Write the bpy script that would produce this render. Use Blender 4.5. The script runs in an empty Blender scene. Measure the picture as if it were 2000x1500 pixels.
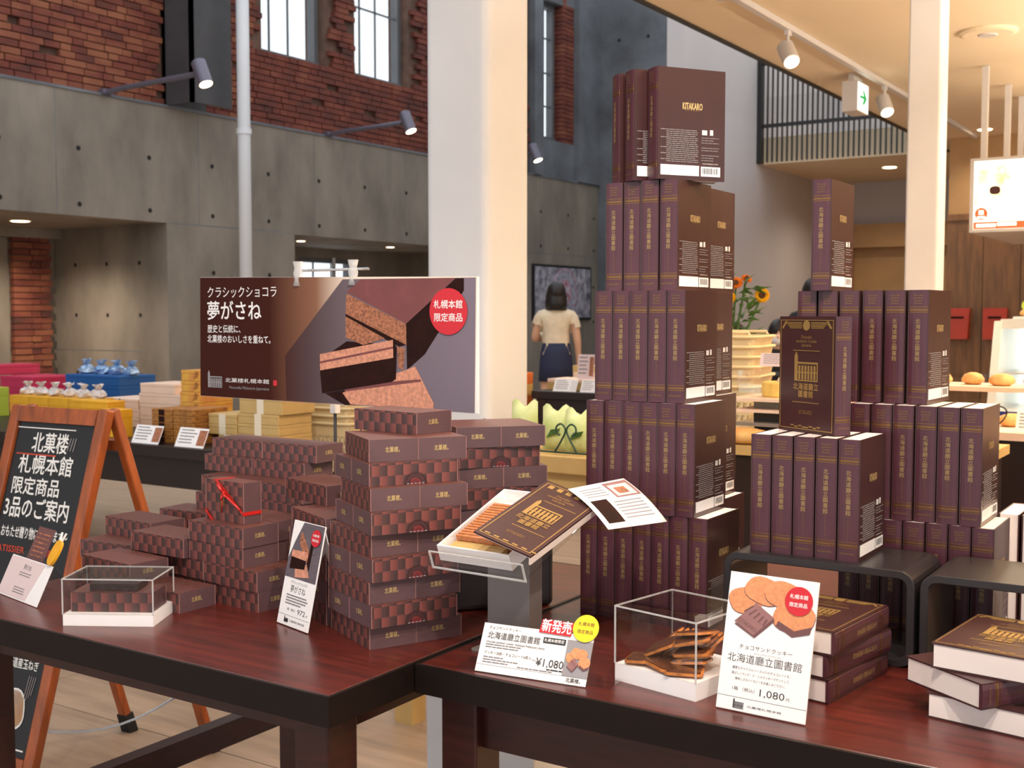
import bpy, math, random
from mathutils import Matrix, Vector
random.seed(7)
R = math.radians
SC = bpy.context.scene
COL = SC.collection

# ---------------------------------------------------------------- camera, world, lights, exposure
cam = bpy.data.cameras.new('camera'); cam.sensor_width = 36; cam.lens = 41.4
cam.dof.use_dof = True; cam.dof.focus_distance = 2.1; cam.dof.aperture_fstop = 10.0
cam.clip_start = 0.05; cam.clip_end = 200
camo = bpy.data.objects.new('camera', cam); COL.objects.link(camo)
camo.location = (0, 0, 1.30); camo.rotation_euler = (R(90 - 3.4336), 0, R(33.064))
SC.camera = camo
w = bpy.data.worlds.new('world'); SC.world = w; w.use_nodes = True
w.node_tree.nodes['Background'].inputs[0].default_value = (0.90, 0.95, 1.0, 1)
w.node_tree.nodes['Background'].inputs[1].default_value = 1.15
SC.view_settings.view_transform = 'Standard'; SC.view_settings.look = 'None'
SC.view_settings.gamma = 1.0; SC.view_settings.use_curve_mapping = False
SC.view_settings.exposure = 0.35
WARM = (1.0, 0.84, 0.66); NEUT = (1.0, 0.91, 0.82)

def spot(loc, target, watts, color=WARM, angle=70, blend=0.6, size=0.05):
    l = bpy.data.lights.new('spot_light', 'SPOT'); l.energy = watts; l.color = color
    l.spot_size = R(angle); l.spot_blend = blend; l.shadow_soft_size = size
    o = bpy.data.objects.new('spot_light', l); COL.objects.link(o); o.location = loc
    o.rotation_euler = (Vector(target) - Vector(loc)).to_track_quat('-Z', 'Y').to_euler()
    return o

# shop ceiling lamps above and behind the camera, on the same kind of track as the lamps in view, then added fill spots
for loc, tgt, wt in (((-0.15, 0.55, 2.9), (-1.35, 1.75, .8), 95), ((0.55, 0.65, 2.9), (-0.55, 2.0, .9), 95),
                     ((-0.9, 0.2, 2.9), (-1.9, 1.6, .8), 55), ((-1.1, 3.3, 2.9), (-0.9, 1.95, .9), 45),
                     ((-2.45, 3.3, 2.9), (-1.9, 1.8, .8), 40),
                     ((-1.55, 1.6, 2.9), (-2.55, 3.7, 1.9), 55), ((-.75, 2.35, 2.92), (-.75, 2.1, .9), 45)):  # unseen spots added to brighten the white column and the book tops
    spot(loc, tgt, wt, NEUT, 75, .7, .06)

def fill_area(loc, rot, sx, sy, watts, color):
    l = bpy.data.lights.new('ceiling_fill', 'AREA'); l.shape = 'RECTANGLE'; l.size = sx; l.size_y = sy; l.energy = watts; l.color = color
    o = bpy.data.objects.new('ceiling_fill', l); COL.objects.link(o); o.location = loc; o.rotation_euler = rot; return o
# unseen area lights added to brighten the ceiling, and spots added over far counters
fill_area((3.2, 6.0, 2.35), (R(180), 0, 0), .3, 9.0, 180, (1.0, .82, .60))
fill_area((.1, 5.9, 2.3), (R(180), 0, 0), .3, 7.0, 230, (1.0, .86, .68))
for x, y, wt in ((.4, 5.6, 70), (-.9, 6.2, 60), (1.0, 8.5, 90), (-1.0, 9.5, 70), (-4.2, 7.6, 60), (-.2, 5.0, 60)):
    spot((x, y, 2.92), (x - .1, y - .2, .8), wt, WARM, 95, .6, .06)

# ---------------------------------------------------------------- materials
def lin(c):
    c = c / 255.0
    return c / 12.92 if c <= 0.04045 else ((c + 0.055) / 1.055) ** 2.4
def rgb(c): return (lin(c[0]), lin(c[1]), lin(c[2]), 1)
MATS = {}
def mat(name, col, rough=.5, metal=0.0, spec=.5, var=0.0, scale=8.0, stretch=(1, 1, 1), bump=0.0, bscale=40.0, emit=0.0, coat=0.0, col2=None, space='Object'):
    m = bpy.data.materials.new(name); m.use_nodes = True; MATS[name] = m
    nt = m.node_tree; b = nt.nodes['Principled BSDF']
    b.inputs['Base Color'].default_value = rgb(col); b.inputs['Roughness'].default_value = rough
    b.inputs['Metallic'].default_value = metal; b.inputs['Specular IOR Level'].default_value = spec
    if coat: b.inputs['Coat Weight'].default_value = coat; b.inputs['Coat Roughness'].default_value = .15
    if emit:
        b.inputs['Emission Color'].default_value = rgb(col); b.inputs['Emission Strength'].default_value = emit
    if var or col2 or bump:
        tc = nt.nodes.new('ShaderNodeTexCoord'); mp = nt.nodes.new('ShaderNodeMapping')
        mp.inputs['Scale'].default_value = stretch
        nt.links.new(tc.outputs['Object'], mp.inputs[0])
        if space == 'World':
            ge = nt.nodes.new('ShaderNodeNewGeometry'); nt.links.new(ge.outputs['Position'], mp.inputs[0])
    if var or col2:
        n = nt.nodes.new('ShaderNodeTexNoise'); n.inputs['Scale'].default_value = scale; n.inputs['Detail'].default_value = 6; n.inputs['Roughness'].default_value = .6
        cr = nt.nodes.new('ShaderNodeValToRGB'); nt.links.new(mp.outputs[0], n.inputs['Vector']); nt.links.new(n.outputs['Fac'], cr.inputs[0])
        a = col if col2 else [c * (1 - var) for c in col]; c2 = col2 if col2 else [min(255, c * (1 + var)) for c in col]
        cr.color_ramp.elements[0].position = .3; cr.color_ramp.elements[1].position = .7
        cr.color_ramp.elements[0].color = rgb(a); cr.color_ramp.elements[1].color = rgb(c2)
        nt.links.new(cr.outputs[0], b.inputs['Base Color'])
        if emit: nt.links.new(cr.outputs[0], b.inputs['Emission Color'])
    if bump:
        n2 = nt.nodes.new('ShaderNodeTexNoise'); n2.inputs['Scale'].default_value = bscale; n2.inputs['Detail'].default_value = 4
        bp = nt.nodes.new('ShaderNodeBump'); bp.inputs['Strength'].default_value = bump; bp.inputs['Distance'].default_value = .01
        nt.links.new(mp.outputs[0], n2.inputs['Vector']); nt.links.new(n2.outputs['Fac'], bp.inputs['Height']); nt.links.new(bp.outputs[0], b.inputs['Normal'])
    return m
def glassmat(name, tint=(255, 255, 255), refl=.9, rough=.02, ior=1.45):
    m = bpy.data.materials.new(name); m.use_nodes = True; nt = m.node_tree; nt.nodes.remove(nt.nodes['Principled BSDF'])
    t = nt.nodes.new('ShaderNodeBsdfTransparent'); t.inputs[0].default_value = rgb(tint)
    g = nt.nodes.new('ShaderNodeBsdfGlossy'); g.inputs['Roughness'].default_value = rough; g.inputs['Color'].default_value = (refl, refl, refl, 1)
    f = nt.nodes.new('ShaderNodeFresnel'); f.inputs['IOR'].default_value = ior
    ge = nt.nodes.new('ShaderNodeNewGeometry'); fr = nt.nodes.new('ShaderNodeMath'); fr.operation = 'SUBTRACT'; fr.inputs[0].default_value = 1; nt.links.new(ge.outputs['Backfacing'], fr.inputs[1])
    mu = nt.nodes.new('ShaderNodeMath'); mu.operation = 'MULTIPLY'; nt.links.new(f.outputs[0], mu.inputs[0]); nt.links.new(fr.outputs[0], mu.inputs[1])
    mx = nt.nodes.new('ShaderNodeMixShader'); nt.links.new(mu.outputs[0], mx.inputs[0]); nt.links.new(t.outputs[0], mx.inputs[1]); nt.links.new(g.outputs[0], mx.inputs[2])
    nt.links.new(mx.outputs[0], nt.nodes['Material Output'].inputs[0]); MATS[name] = m
    return m
mat('concrete', (104, 96, 86), .75, var=.14, scale=1.5, stretch=(1, 1, .4), bump=.15, bscale=30, col2=(148, 137, 124), space='World')
mat('concrete_dark', (84, 86, 90), .7, var=.2, scale=1.4, bump=.1, bscale=25, col2=(116, 120, 126), space='World')
mat('hole', (28, 24, 22), .9)
mat('mortar', (98, 74, 62), .9, var=.2, scale=5, space='World')
mat('steel_dark', (66, 64, 66), .5, var=.08, scale=3)
mat('frame_grey', (98, 98, 100), .5, var=.05, scale=3)
mat('white_paint', (216, 217, 220), .55, spec=.35, var=.02, scale=2)
mat('white_wall', (196, 190, 190), .7, var=.02, scale=1, space='World')
mat('ceiling_paint', (232, 212, 180), .7, var=.015, scale=1, space='World')
mat('black_trim', (30, 27, 27), .5)
mat('tan_wall', (176, 138, 92), .6, var=.06, scale=2, space='World')
mat('wood_panel', (120, 84, 50), .45, var=.16, scale=6, stretch=(4, 4, .5), space='World')
mat('floor_tile', (168, 146, 126), .35, var=.10, scale=5, stretch=(.4, 3.5, 1), space='World')
mat('floor_grout', (96, 84, 76), .8, var=.05)
mat('table_wood', (80, 29, 22), .3, var=.25, scale=5, stretch=(1.0, 14, 1), coat=.1, bump=.03, bscale=30, space='World')
mat('table_dark', (52, 20, 16), .35, var=.2, scale=6, stretch=(2, 2, 12))
mat('edge_band', (26, 17, 14), .5, spec=.2, var=.12, scale=12)
mat('maroon', (80, 42, 52), .36, var=.05, scale=20)
mat('maroon_cover', (66, 38, 38), .3, var=.05, scale=20)
mat('page_white', (240, 228, 222), .6, var=.015, scale=10)
mat('gold', (190, 154, 92), .32, metal=.55)
mat('gold_dim', (146, 112, 66), .4, metal=.4)
mat('gold_band', (150, 108, 56), .3, metal=.75)
mat('print_white', (226, 222, 218), .6)
mat('print_grey', (150, 146, 150), .6)
mat('paper', (245, 242, 242), .55, var=.01)
mat('ink', (44, 40, 42), .6)
mat('ink_light', (128, 122, 124), .6)
mat('red_print', (206, 34, 48), .5)
mat('yellow_print', (248, 222, 40), .5)
mat('choco_end', (98, 72, 75), .42, var=.04, scale=30)
mat('choco_cake', (44, 26, 20), .45, var=.35, scale=60, bump=.3, bscale=120)
mat('edge_light', (150, 108, 104), .5)
mat('black_shelf', (44, 40, 42), .3, var=.05)
mat('frame_wood', (150, 74, 30), .4, var=.18, scale=9, stretch=(4, 4, .6), coat=.2)
mat('chalk_black', (24, 24, 27), .5, var=.2, scale=4)
mat('chalk', (236, 234, 230), .8)
mat('chalk_red', (198, 70, 50), .8)
mat('chalk_gold', (216, 168, 86), .8, col2=(196, 120, 60), scale=60)
mat('rubber', (22, 22, 24), .7)
mat('chrome', (190, 190, 192), .25, metal=.9)
mat('ribbon', (206, 40, 36), .25, coat=.5)
mat('cookie', (206, 130, 78), .7, var=.12, scale=120, bump=.2, bscale=300)
mat('cookie_print', (222, 146, 100), .6, var=.08, scale=180)
mat('choc_print', (150, 106, 104), .5, var=.05, scale=60)
mat('choc_print_dark', (112, 72, 72), .5)
mat('slate', (98, 88, 96), .6, var=.12, scale=60, stretch=(1, 1, 3))
mat('poster_brown', (62, 22, 14), .5)
mat('sponge', (150, 96, 70), .7, var=.35, scale=160)
mat('sponge_pink', (206, 142, 116), .7, var=.14, scale=110)
mat('glaze', (124, 74, 74), .55, spec=.2, var=.05, scale=20)
mat('choc_dark', (40, 18, 14), .6, spec=.12, var=.2, scale=30)
mat('box_pink', (196, 46, 84), .5); mat('box_blue', (22, 88, 156), .5); mat('box_white', (236, 206, 184), .55, var=.02)
mat('box_yellow', (236, 172, 40), .5, var=.06); mat('box_lime', (170, 190, 60), .5)
mat('box_kraft', (196, 164, 104), .6, var=.05); mat('box_print', (226, 178, 70), .5, col2=(206, 128, 70), scale=18)
mat('box_cake_print', (196, 136, 60), .5, col2=(110, 62, 30), scale=40); mat('box_orange', (226, 116, 44), .5); mat('tape', (232, 220, 196), .4)
mat('basket', (228, 206, 160), .55, var=.03); mat('wire_green', (26, 62, 48), .5); mat('wire_dark', (36, 30, 28), .5)
mat('bag_green', (196, 216, 130), .4, col2=(226, 232, 180), scale=18); mat('bag_clear', (214, 206, 204), .2, var=.1, scale=30)
mat('foil_blue', (70, 130, 190), .18, metal=.3, col2=(206, 222, 236), scale=25); mat('bread', (206, 140, 70), .6, col2=(238, 196, 128), scale=14)
mat('cake_yellow', (244, 206, 110), .6, var=.05, scale=30); mat('cream', (248, 240, 222), .5)
mat('skin', (212, 164, 134), .55); mat('hair', (26, 18, 16), .45, var=.2, scale=40); mat('blouse', (226, 206, 176), .7, var=.04, scale=20)
mat('navy', (30, 36, 66), .7); mat('black_cloth', (26, 24, 26), .8, var=.1); mat('mask_white', (226, 224, 228), .7)
mat('petal', (246, 190, 24), .6, var=.08, scale=60); mat('seed', (84, 46, 18), .8, var=.3, scale=120); mat('leaf', (64, 98, 34), .5, var=.25, scale=30)
mat('petal_orange', (226, 130, 30), .6, var=.1, scale=60)
mat('lamp_white', (206, 200, 196), .4); mat('lamp_grey', (112, 108, 122), .4, metal=.4)
mat('lamp_glow', (255, 226, 180), .5, emit=14.0)
mat('exit_white', (240, 250, 244), .5, emit=1.3); mat('exit_green', (20, 150, 80), .5, emit=.6)
mat('sign_lit', (255, 250, 236), .5, emit=1.6); mat('sign_photo', (250, 214, 90), .5, emit=1.2, col2=(255, 250, 226), scale=9)
mat('sign_brown', (190, 96, 48), .5, emit=.6); mat('sign_dark', (72, 28, 20), .5, emit=.1)
mat('fridge_white', (214, 216, 214), .35); mat('fridge_light', (244, 250, 240), .5, emit=1.6); mat('fridge_blue', (24, 44, 130), .5); mat('menu_red', (178, 52, 24), .5, var=.06)
mat('picture', (62, 60, 78), .5, col2=(196, 190, 200), scale=7); mat('picture_red', (150, 60, 76), .5, col2=(206, 200, 214), scale=11)
mat('acrylic_grey', (128, 120, 116), .25, coat=.4); mat('counter_dark', (36, 24, 22), .4)
glassmat('acrylic', (250, 250, 250), .9, .02); 
def edgemat():
    m = bpy.data.materials.new('acrylic_edge'); m.use_nodes = True; nt = m.node_tree; t = nt.nodes.new('ShaderNodeBsdfTransparent'); mx = nt.nodes.new('ShaderNodeMixShader'); mx.inputs[0].default_value = .5; b = nt.nodes['Principled BSDF']
    b.inputs['Base Color'].default_value = rgb((226, 226, 226)); b.inputs['Roughness'].default_value = .15
    nt.links.new(t.outputs[0], mx.inputs[1]); nt.links.new(b.outputs[0], mx.inputs[2]); nt.links.new(mx.outputs[0], nt.nodes['Material Output'].inputs[0]); MATS['acrylic_edge'] = m
edgemat()
glassmat('window_glass', (252, 254, 255), .5, .01, 1.2)

def brickmat():
    m = bpy.data.materials.new('brick'); m.use_nodes = True; nt = m.node_tree; b = nt.nodes['Principled BSDF']; MATS['brick'] = m
    oi = nt.nodes.new('ShaderNodeObjectInfo'); ge = nt.nodes.new('ShaderNodeNewGeometry')
    mp = nt.nodes.new('ShaderNodeMapping'); mp.inputs['Scale'].default_value = (1, 1, 3)
    n = nt.nodes.new('ShaderNodeTexNoise'); n.inputs['Scale'].default_value = 2.2; n.inputs['Detail'].default_value = 8
    nt.links.new(ge.outputs['Position'], mp.inputs[0]); nt.links.new(mp.outputs[0], n.inputs['Vector'])
    ad = nt.nodes.new('ShaderNodeMath'); ad.operation = 'MULTIPLY_ADD'; ad.inputs[1].default_value = .35
    nt.links.new(oi.outputs['Random'], ad.inputs[0]); nt.links.new(n.outputs['Fac'], ad.inputs[2])
    cr = nt.nodes.new('ShaderNodeValToRGB'); nt.links.new(ad.outputs[0], cr.inputs[0])
    e = cr.color_ramp.elements; e[0].position = .35; e[0].color = rgb((74, 42, 36)); e[1].position = .9; e[1].color = rgb((142, 86, 60))
    x = e.new(.6); x.color = rgb((112, 54, 42))
    b.inputs['Roughness'].default_value = .85; nt.links.new(cr.outputs[0], b.inputs['Base Color'])
    n2 = nt.nodes.new('ShaderNodeTexNoise'); n2.inputs['Scale'].default_value = 60; bp = nt.nodes.new('ShaderNodeBump'); bp.inputs['Strength'].default_value = .4; bp.inputs['Distance'].default_value = .01
    nt.links.new(ge.outputs['Position'], n2.inputs['Vector']); nt.links.new(n2.outputs['Fac'], bp.inputs['Height']); nt.links.new(bp.outputs[0], b.inputs['Normal'])
brickmat()

def checkermat(name, ca, cb, cc, cw, ch):
    # woven checker print: offset squares, each one shaded from dark to red; uv in metres
    m = bpy.data.materials.new(name); m.use_nodes = True; nt = m.node_tree; b = nt.nodes['Principled BSDF']; MATS[name] = m
    uv = nt.nodes.new('ShaderNodeUVMap'); sx = nt.nodes.new('ShaderNodeSeparateXYZ'); nt.links.new(uv.outputs[0], sx.inputs[0])
    def mth(op, a, bb):
        n = nt.nodes.new('ShaderNodeMath'); n.operation = op
        for i, q in enumerate((a, bb)):
            if isinstance(q, (int, float)): n.inputs[i].default_value = q
            elif q is not None: nt.links.new(q, n.inputs[i])
        return n.outputs[0]
    row = mth('FLOOR', mth('DIVIDE', sx.outputs[1], ch), None)
    off = mth('MULTIPLY', mth('MODULO', row, 2.0), .5)
    t = mth('ADD', mth('DIVIDE', sx.outputs[0], cw * 2), off)
    fr = mth('FRACT', t, None)
    cr = nt.nodes.new('ShaderNodeValToRGB'); nt.links.new(fr, cr.inputs[0])
    e = cr.color_ramp.elements; e[0].position = 0; e[0].color = rgb(ca); e[1].position = 1; e[1].color = rgb(ca)
    for p, c in ((.49, cb), (.5, cc), (.985, tuple(int(q * .8) for q in cc))):
        q = e.new(p); q.color = rgb(c)
    nt.links.new(cr.outputs[0], b.inputs['Base Color']); b.inputs['Roughness'].default_value = .42
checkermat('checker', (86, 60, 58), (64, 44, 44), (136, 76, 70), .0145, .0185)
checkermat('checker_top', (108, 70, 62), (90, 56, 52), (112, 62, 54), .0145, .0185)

# ---------------------------------------------------------------- geometry helpers
class G:
    def __init__(s): s.v = []; s.f = []; s.m = []
    def add(s, vs, fs, mi=0):
        o = len(s.v); s.v += [tuple(p) for p in vs]
        for f in fs: s.f.append(tuple(i + o for i in f)); s.m.append(mi)
        return s
    def hexa(s, p, mi=0):
        return s.add(p, [(0, 3, 2, 1), (4, 5, 6, 7), (0, 1, 5, 4), (1, 2, 6, 5), (2, 3, 7, 6), (3, 0, 4, 7)], mi)
    def box(s, x0, x1, y0, y1, z0, z1, mi=0):
        return s.hexa([(x0, y0, z0), (x1, y0, z0), (x1, y1, z0), (x0, y1, z0), (x0, y0, z1), (x1, y0, z1), (x1, y1, z1), (x0, y1, z1)], mi)
    def extr(s, pts, d, mi=0):          # 3D polygon extruded by d
        n = len(pts); d = Vector(d); a = [Vector(p) for p in pts]; b = [p + d for p in a]
        return s.add(a + b, [tuple(range(n))[::-1], tuple(range(n, 2 * n))] + [(i, (i + 1) % n, n + (i + 1) % n, n + i) for i in range(n)], mi)
    def poly(s, pts, mi=0): return s.add(pts, [tuple(range(len(pts)))], mi)
    def tube(s, pts, r, n=8, mi=0, closed=False):
        pts = [Vector(p) for p in pts]; rs = r if isinstance(r, (list, tuple)) else [r] * len(pts); vs = []; k = len(pts)
        for i, p in enumerate(pts):
            t = (pts[(i + 1) % k] - pts[i - 1]) if closed else (pts[min(i + 1, k - 1)] - pts[max(i - 1, 0)])
            t.normalize(); a = t.orthogonal().normalized() if i == 0 else (pa - t * pa.dot(t)).normalized(); pa = a; b = t.cross(a)
            for j in range(n):
                q = 2 * math.pi * j / n; vs.append(p + (a * math.cos(q) + b * math.sin(q)) * rs[i])
        fs = [(i * n + j, i * n + (j + 1) % n, (i + 1) % k * n + (j + 1) % n, (i + 1) % k * n + j) for i in range(k if closed else k - 1) for j in range(n)]
        if not closed: fs += [tuple(range(n))[::-1], tuple(range((k - 1) * n, k * n))]
        return s.add(vs, fs, mi)
    def lathe(s, prof, n=20, mi=0, c=(0, 0, 0), sx=1, sy=1):
        vs = []; k = len(prof)
        for r, z in prof:
            for j in range(n):
                q = 2 * math.pi * j / n; vs.append((c[0] + r * math.cos(q) * sx, c[1] + r * math.sin(q) * sy, c[2] + z))
        fs = [(i * n + j, i * n + (j + 1) % n, (i + 1) * n + (j + 1) % n, (i + 1) * n + j) for i in range(k - 1) for j in range(n)]
        fs += [tuple(range(n))[::-1], tuple(range((k - 1) * n, k * n))]
        return s.add(vs, fs, mi)
    def ell(s, c, rx, ry, rz, n=14, k=8, mi=0):
        return s.lathe([(max(1e-4, math.sin(math.pi * i / k)), -math.cos(math.pi * i / k) * rz) for i in range(k + 1)], n, mi, c, rx, ry)
    def disc(s, c, r, n=24, mi=0, ax='y', t=.0006, a0=0, a1=360):
        seg = n if a1 - a0 >= 360 else n + 1; pts = []
        for j in range(seg):
            q = R(a0 + (a1 - a0) * j / n); u, v = r * math.cos(q), r * math.sin(q)
            pts.append((c[0] + u, c[1], c[2] + v) if ax == 'y' else (c[0] + u, c[1] + v, c[2]) if ax == 'z' else (c[0], c[1] + u, c[2] + v))
        return s.extr(pts, {'y': (0, -t, 0), 'z': (0, 0, t), 'x': (t, 0, 0)}[ax], mi)
    def mesh(s, name, mats, smooth=False):
        me = bpy.data.meshes.new(name); me.from_pydata(s.v, [], s.f)
        for q in (mats if isinstance(mats, (list, tuple)) else [mats]): me.materials.append(MATS[q])
        for p, mi in zip(me.polygons, s.m): p.material_index = mi; p.use_smooth = smooth
        me.validate(); me.update()
        import bmesh
        bm = bmesh.new(); bm.from_mesh(me); bmesh.ops.recalc_face_normals(bm, faces=bm.faces); bm.to_mesh(me); bm.free()
        return me
def obj(name, me, parent=None, loc=(0, 0, 0), rot=(0, 0, 0), mats=None, smooth=False, label=None):
    if isinstance(me, G): me = me.mesh(name, mats, smooth)
    o = bpy.data.objects.new(name, me); COL.objects.link(o); o.parent = parent; o.location = loc; o.rotation_euler = rot
    if label: o['label'] = label
    return o
def tag(o, label, cat, group=None):
    o['label'] = label; o['category'] = cat
    if group: o['group'] = group
    return o
def thing(name, label, cat, loc=(0, 0, 0), rotz=0, group=None):
    o = bpy.data.objects.new(name, None); COL.objects.link(o); o.location = loc; o.rotation_euler = (0, 0, rotz); o.empty_display_size = .05
    return tag(o, label, cat, group)
def struct(name, g, mats, smooth=False, parent=None):
    o = obj(name, g, parent, mats=mats, smooth=smooth)
    if parent is None: o['kind'] = 'structure'
    return o
def bevel(o, wd=.003, seg=2):
    b = o.modifiers.new('bevel', 'BEVEL'); b.width = wd; b.segments = seg; b.limit_method = 'ANGLE'; return o
TXT = {}
def text(body, size, matn, align='CENTER', bold=0.0, line=1.0, vertical=False, width=None):
    key = (body, size, matn, align, bold, line, vertical, width)
    if key in TXT: return TXT[key]
    c = bpy.data.curves.new('lettering', 'FONT'); c.body = '\n'.join(body) if vertical else body
    c.size = size; c.align_x = align; c.align_y = 'CENTER'; c.resolution_u = 2; c.space_line = line
    o = bpy.data.objects.new('lettering', c); COL.objects.link(o)
    bpy.context.view_layer.update()
    me = bpy.data.meshes.new_from_object(o.evaluated_get(bpy.context.evaluated_depsgraph_get()))
    bpy.data.objects.remove(o); bpy.data.curves.remove(c)
    if width and len(me.vertices):
        xs = [v.co.x for v in me.vertices]; k = width / max(1e-6, max(xs) - min(xs))
        for v in me.vertices: v.co.x *= k
    if bold > 0:
        vs = [v.co.copy() for v in me.vertices]; fs = [tuple(p.vertices) for p in me.polygons]; n = len(vs); d = bold * size; me = bpy.data.meshes.new('lettering')
        sh = ((-d, 0), (d, 0), (0, d), (0, -d)); me.from_pydata([(v.x + a, v.y + b, v.z + .00004 * j) for j, (a, b) in enumerate(sh) for v in vs], [], [tuple(i + k * n for i in f) for k in range(4) for f in fs]); me.update()
    me.materials.clear(); me.materials.append(MATS[matn]); me.name = 'lettering'
    TXT[key] = me
    return me
FY = (R(90), 0, 0); FXP = (R(90), 0, R(90)); FXN = (R(90), 0, R(-90))
ORD = ['first', 'second', 'third', 'fourth', 'fifth', 'sixth', 'seventh', 'eighth', 'ninth', 'tenth']

# ================================================================= THE ROOM
# floor: slab, with tiles laid one by one where the photograph shows the joints
TX0, TX1, TY0, TY1 = -5.4, 0.0, 0.6, 5.4
g = G()
g.box(-13, 9, -5, 22, -.15, -.012); g.box(-13, TX0, -5, 22, -.012, 0, 1); g.box(TX1, 9, -5, 22, -.012, 0, 1)
g.box(TX0, TX1, -5, TY0, -.012, 0, 1); g.box(TX0, TX1, TY1, 22, -.012, 0, 1)
floor = struct('floor', g, ['floor_grout', 'floor_tile'])
tw, tl = .6, .9
tile = G().box(-tl / 2 + .002, tl / 2 - .002, -tw / 2 + .002, tw / 2 - .002, -.0119, 0).mesh('floor_tile', 'floor_tile')
for i in range(6):
    for j in range(8): obj('floor_tile', tile, floor, (TX0 + tl * (i + .5), TY0 + tw * (j + .5), 0))

# left wall: board-marked concrete with two niches, old brick with windows above
g = G()
for y0, y1, z0, z1 in ((-5, 5.4, 0, 3.51), (5.4, 8.6, 2.265, 3.51), (8.6, 10.55, 0, 3.51), (10.55, 15.2, 2.25, 3.51), (15.2, 18.1, 0, 3.51)):
    g.box(-10.4, -10, y0, y1, z0, z1)
wl = struct('wall_left', g, 'concrete')
g = G()
for zz in (2.93, 2.38, 1.75, 1.15, .55):
    y = 4.9
    while y < 18:
        if not ((5.4 < y < 8.7 or 10.45 < y < 15.3) and zz < 2.3): g.disc((-10.001, y, zz), .026, 10, 0, 'x', .003)
        y += .87
o = obj('tie_hole_marks', g, wl, mats='hole'); o['kind'] = 'stuff'
g = G()
for y in (3.6, 7.25, 9.05, 10.9, 12.7, 14.5, 16.3):
    g.box(-10.0, -9.999, y, y + .006, 2.27, 3.5)
g.box(-10, -9.999, 8.62, 10.5, 2.262, 2.272); g.box(-10, -9.999, 15.25, 18, 2.262, 2.272); g.box(-10.02, -9.985, -5, 18.1, 3.485, 3.512)
obj('form_joint', g, wl, mats='concrete_dark')
# niches behind the openings
g = G()
g.box(-11.94, -10.4, 8.6, 8.8, 0, 2.5); g.box(-11.94, -10.4, 5.2, 5.4, 0, 2.5); g.box(-12.1, -11.94, 5.2, 8.8, 0, 2.5); g.box(-11.94, -10.4, 5.4, 8.6, 2.265, 2.5)
g.box(-11.94, -11.8, 5.4, 8.6, 2.15, 2.265)
n1 = struct('wall_niche', g, 'concrete')
g = G()
for zz in (1.85, 1.28, .62):
    for xx in (-11.55, -11.0, -10.45): g.disc((xx, 8.599, zz), .024, 10)
o = obj('tie_hole_marks', g, n1, mats='hole'); o['kind'] = 'stuff'
obj('form_joint', G().box(-11.94, -10.4, 8.598, 8.601, .88, .888), n1, mats='concrete_dark')
bk = [G().box(-.02, .05, -a / 2, a / 2, -.03, .03).mesh('brick', 'brick') for a in (.24, .21, .17, .115)]
for i in range(31):
    zz = .03 + i * .07; x = -11.88; y = 8.0
    if i % 2: lens = (0, 0)
    else: lens = (1, 3, 3)
    for L in lens:
        a = (.24, .21, .17, .115)[L]; obj('brick', bk[L], n1, (x + random.uniform(-.012, .012), y + a / 2, zz)); y += a + .01
g = G(); g.box(-12.1, -10.4, 10.35, 10.55, 0, 2.5); g.box(-12.1, -10.4, 15.2, 15.4, 0, 2.5); g.box(-11.9, -10.4, 10.55, 15.2, 2.25, 2.5)
g.box(-12.1, -11.9, 10.55, 12.65, 0, 2.5); g.box(-12.1, -11.9, 13.85, 15.2, 0, 2.5); g.box(-12.1, -11.9, 12.65, 13.85, 0, 1.2); g.box(-12.1, -11.9, 12.65, 13.85, 2.12, 2.5)
struct('wall_niche_far', g, 'concrete')
def window(idx, x, y0, y1, z0, z1, vs, hs, fr=.07):
    f = G(); f.box(x - .12, x, y0, y0 + fr, z0, z1); f.box(x - .12, x, y1 - fr, y1, z0, z1); f.box(x - .12, x + .03, y0, y1, z0, z0 + fr); f.box(x - .12, x, y0 + fr, y1 - fr, z1 - fr, z1)
    o = struct('window_%d' % idx, f, 'frame_grey')
    for v in vs: obj('mullion', G().box(x - .07, x - .05, y0 + v - .012, y0 + v + .012, z0 + fr, z1 - fr), o, mats='frame_grey')
    for v in hs: obj('transom', G().box(x - .07, x - .05, y0 + fr, y1 - fr, v - .012, v + .012), o, mats='frame_grey')
    obj('pane', G().box(x - .064, x - .06, y0 + fr, y1 - fr, z0 + fr, z1 - fr), o, mats='window_glass')
    return o
WIN = [(10.12, 11.22, 4.35, 7.2), (11.78, 12.88, 4.35, 7.2), (16.2, 16.95, 4.12, 6.35)]
window(1, -10.2, *WIN[0], (.3, .62), (5.6, 6.4)); window(2, -10.2, *WIN[1], (.3, .62), (5.3, 6.1)); window(3, -10.2, *WIN[2], (.5,), (4.7, 5.24, 5.8)); window(4, -11.95, 12.65, 13.85, 1.2, 2.12, (.4, .8), ())
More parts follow.
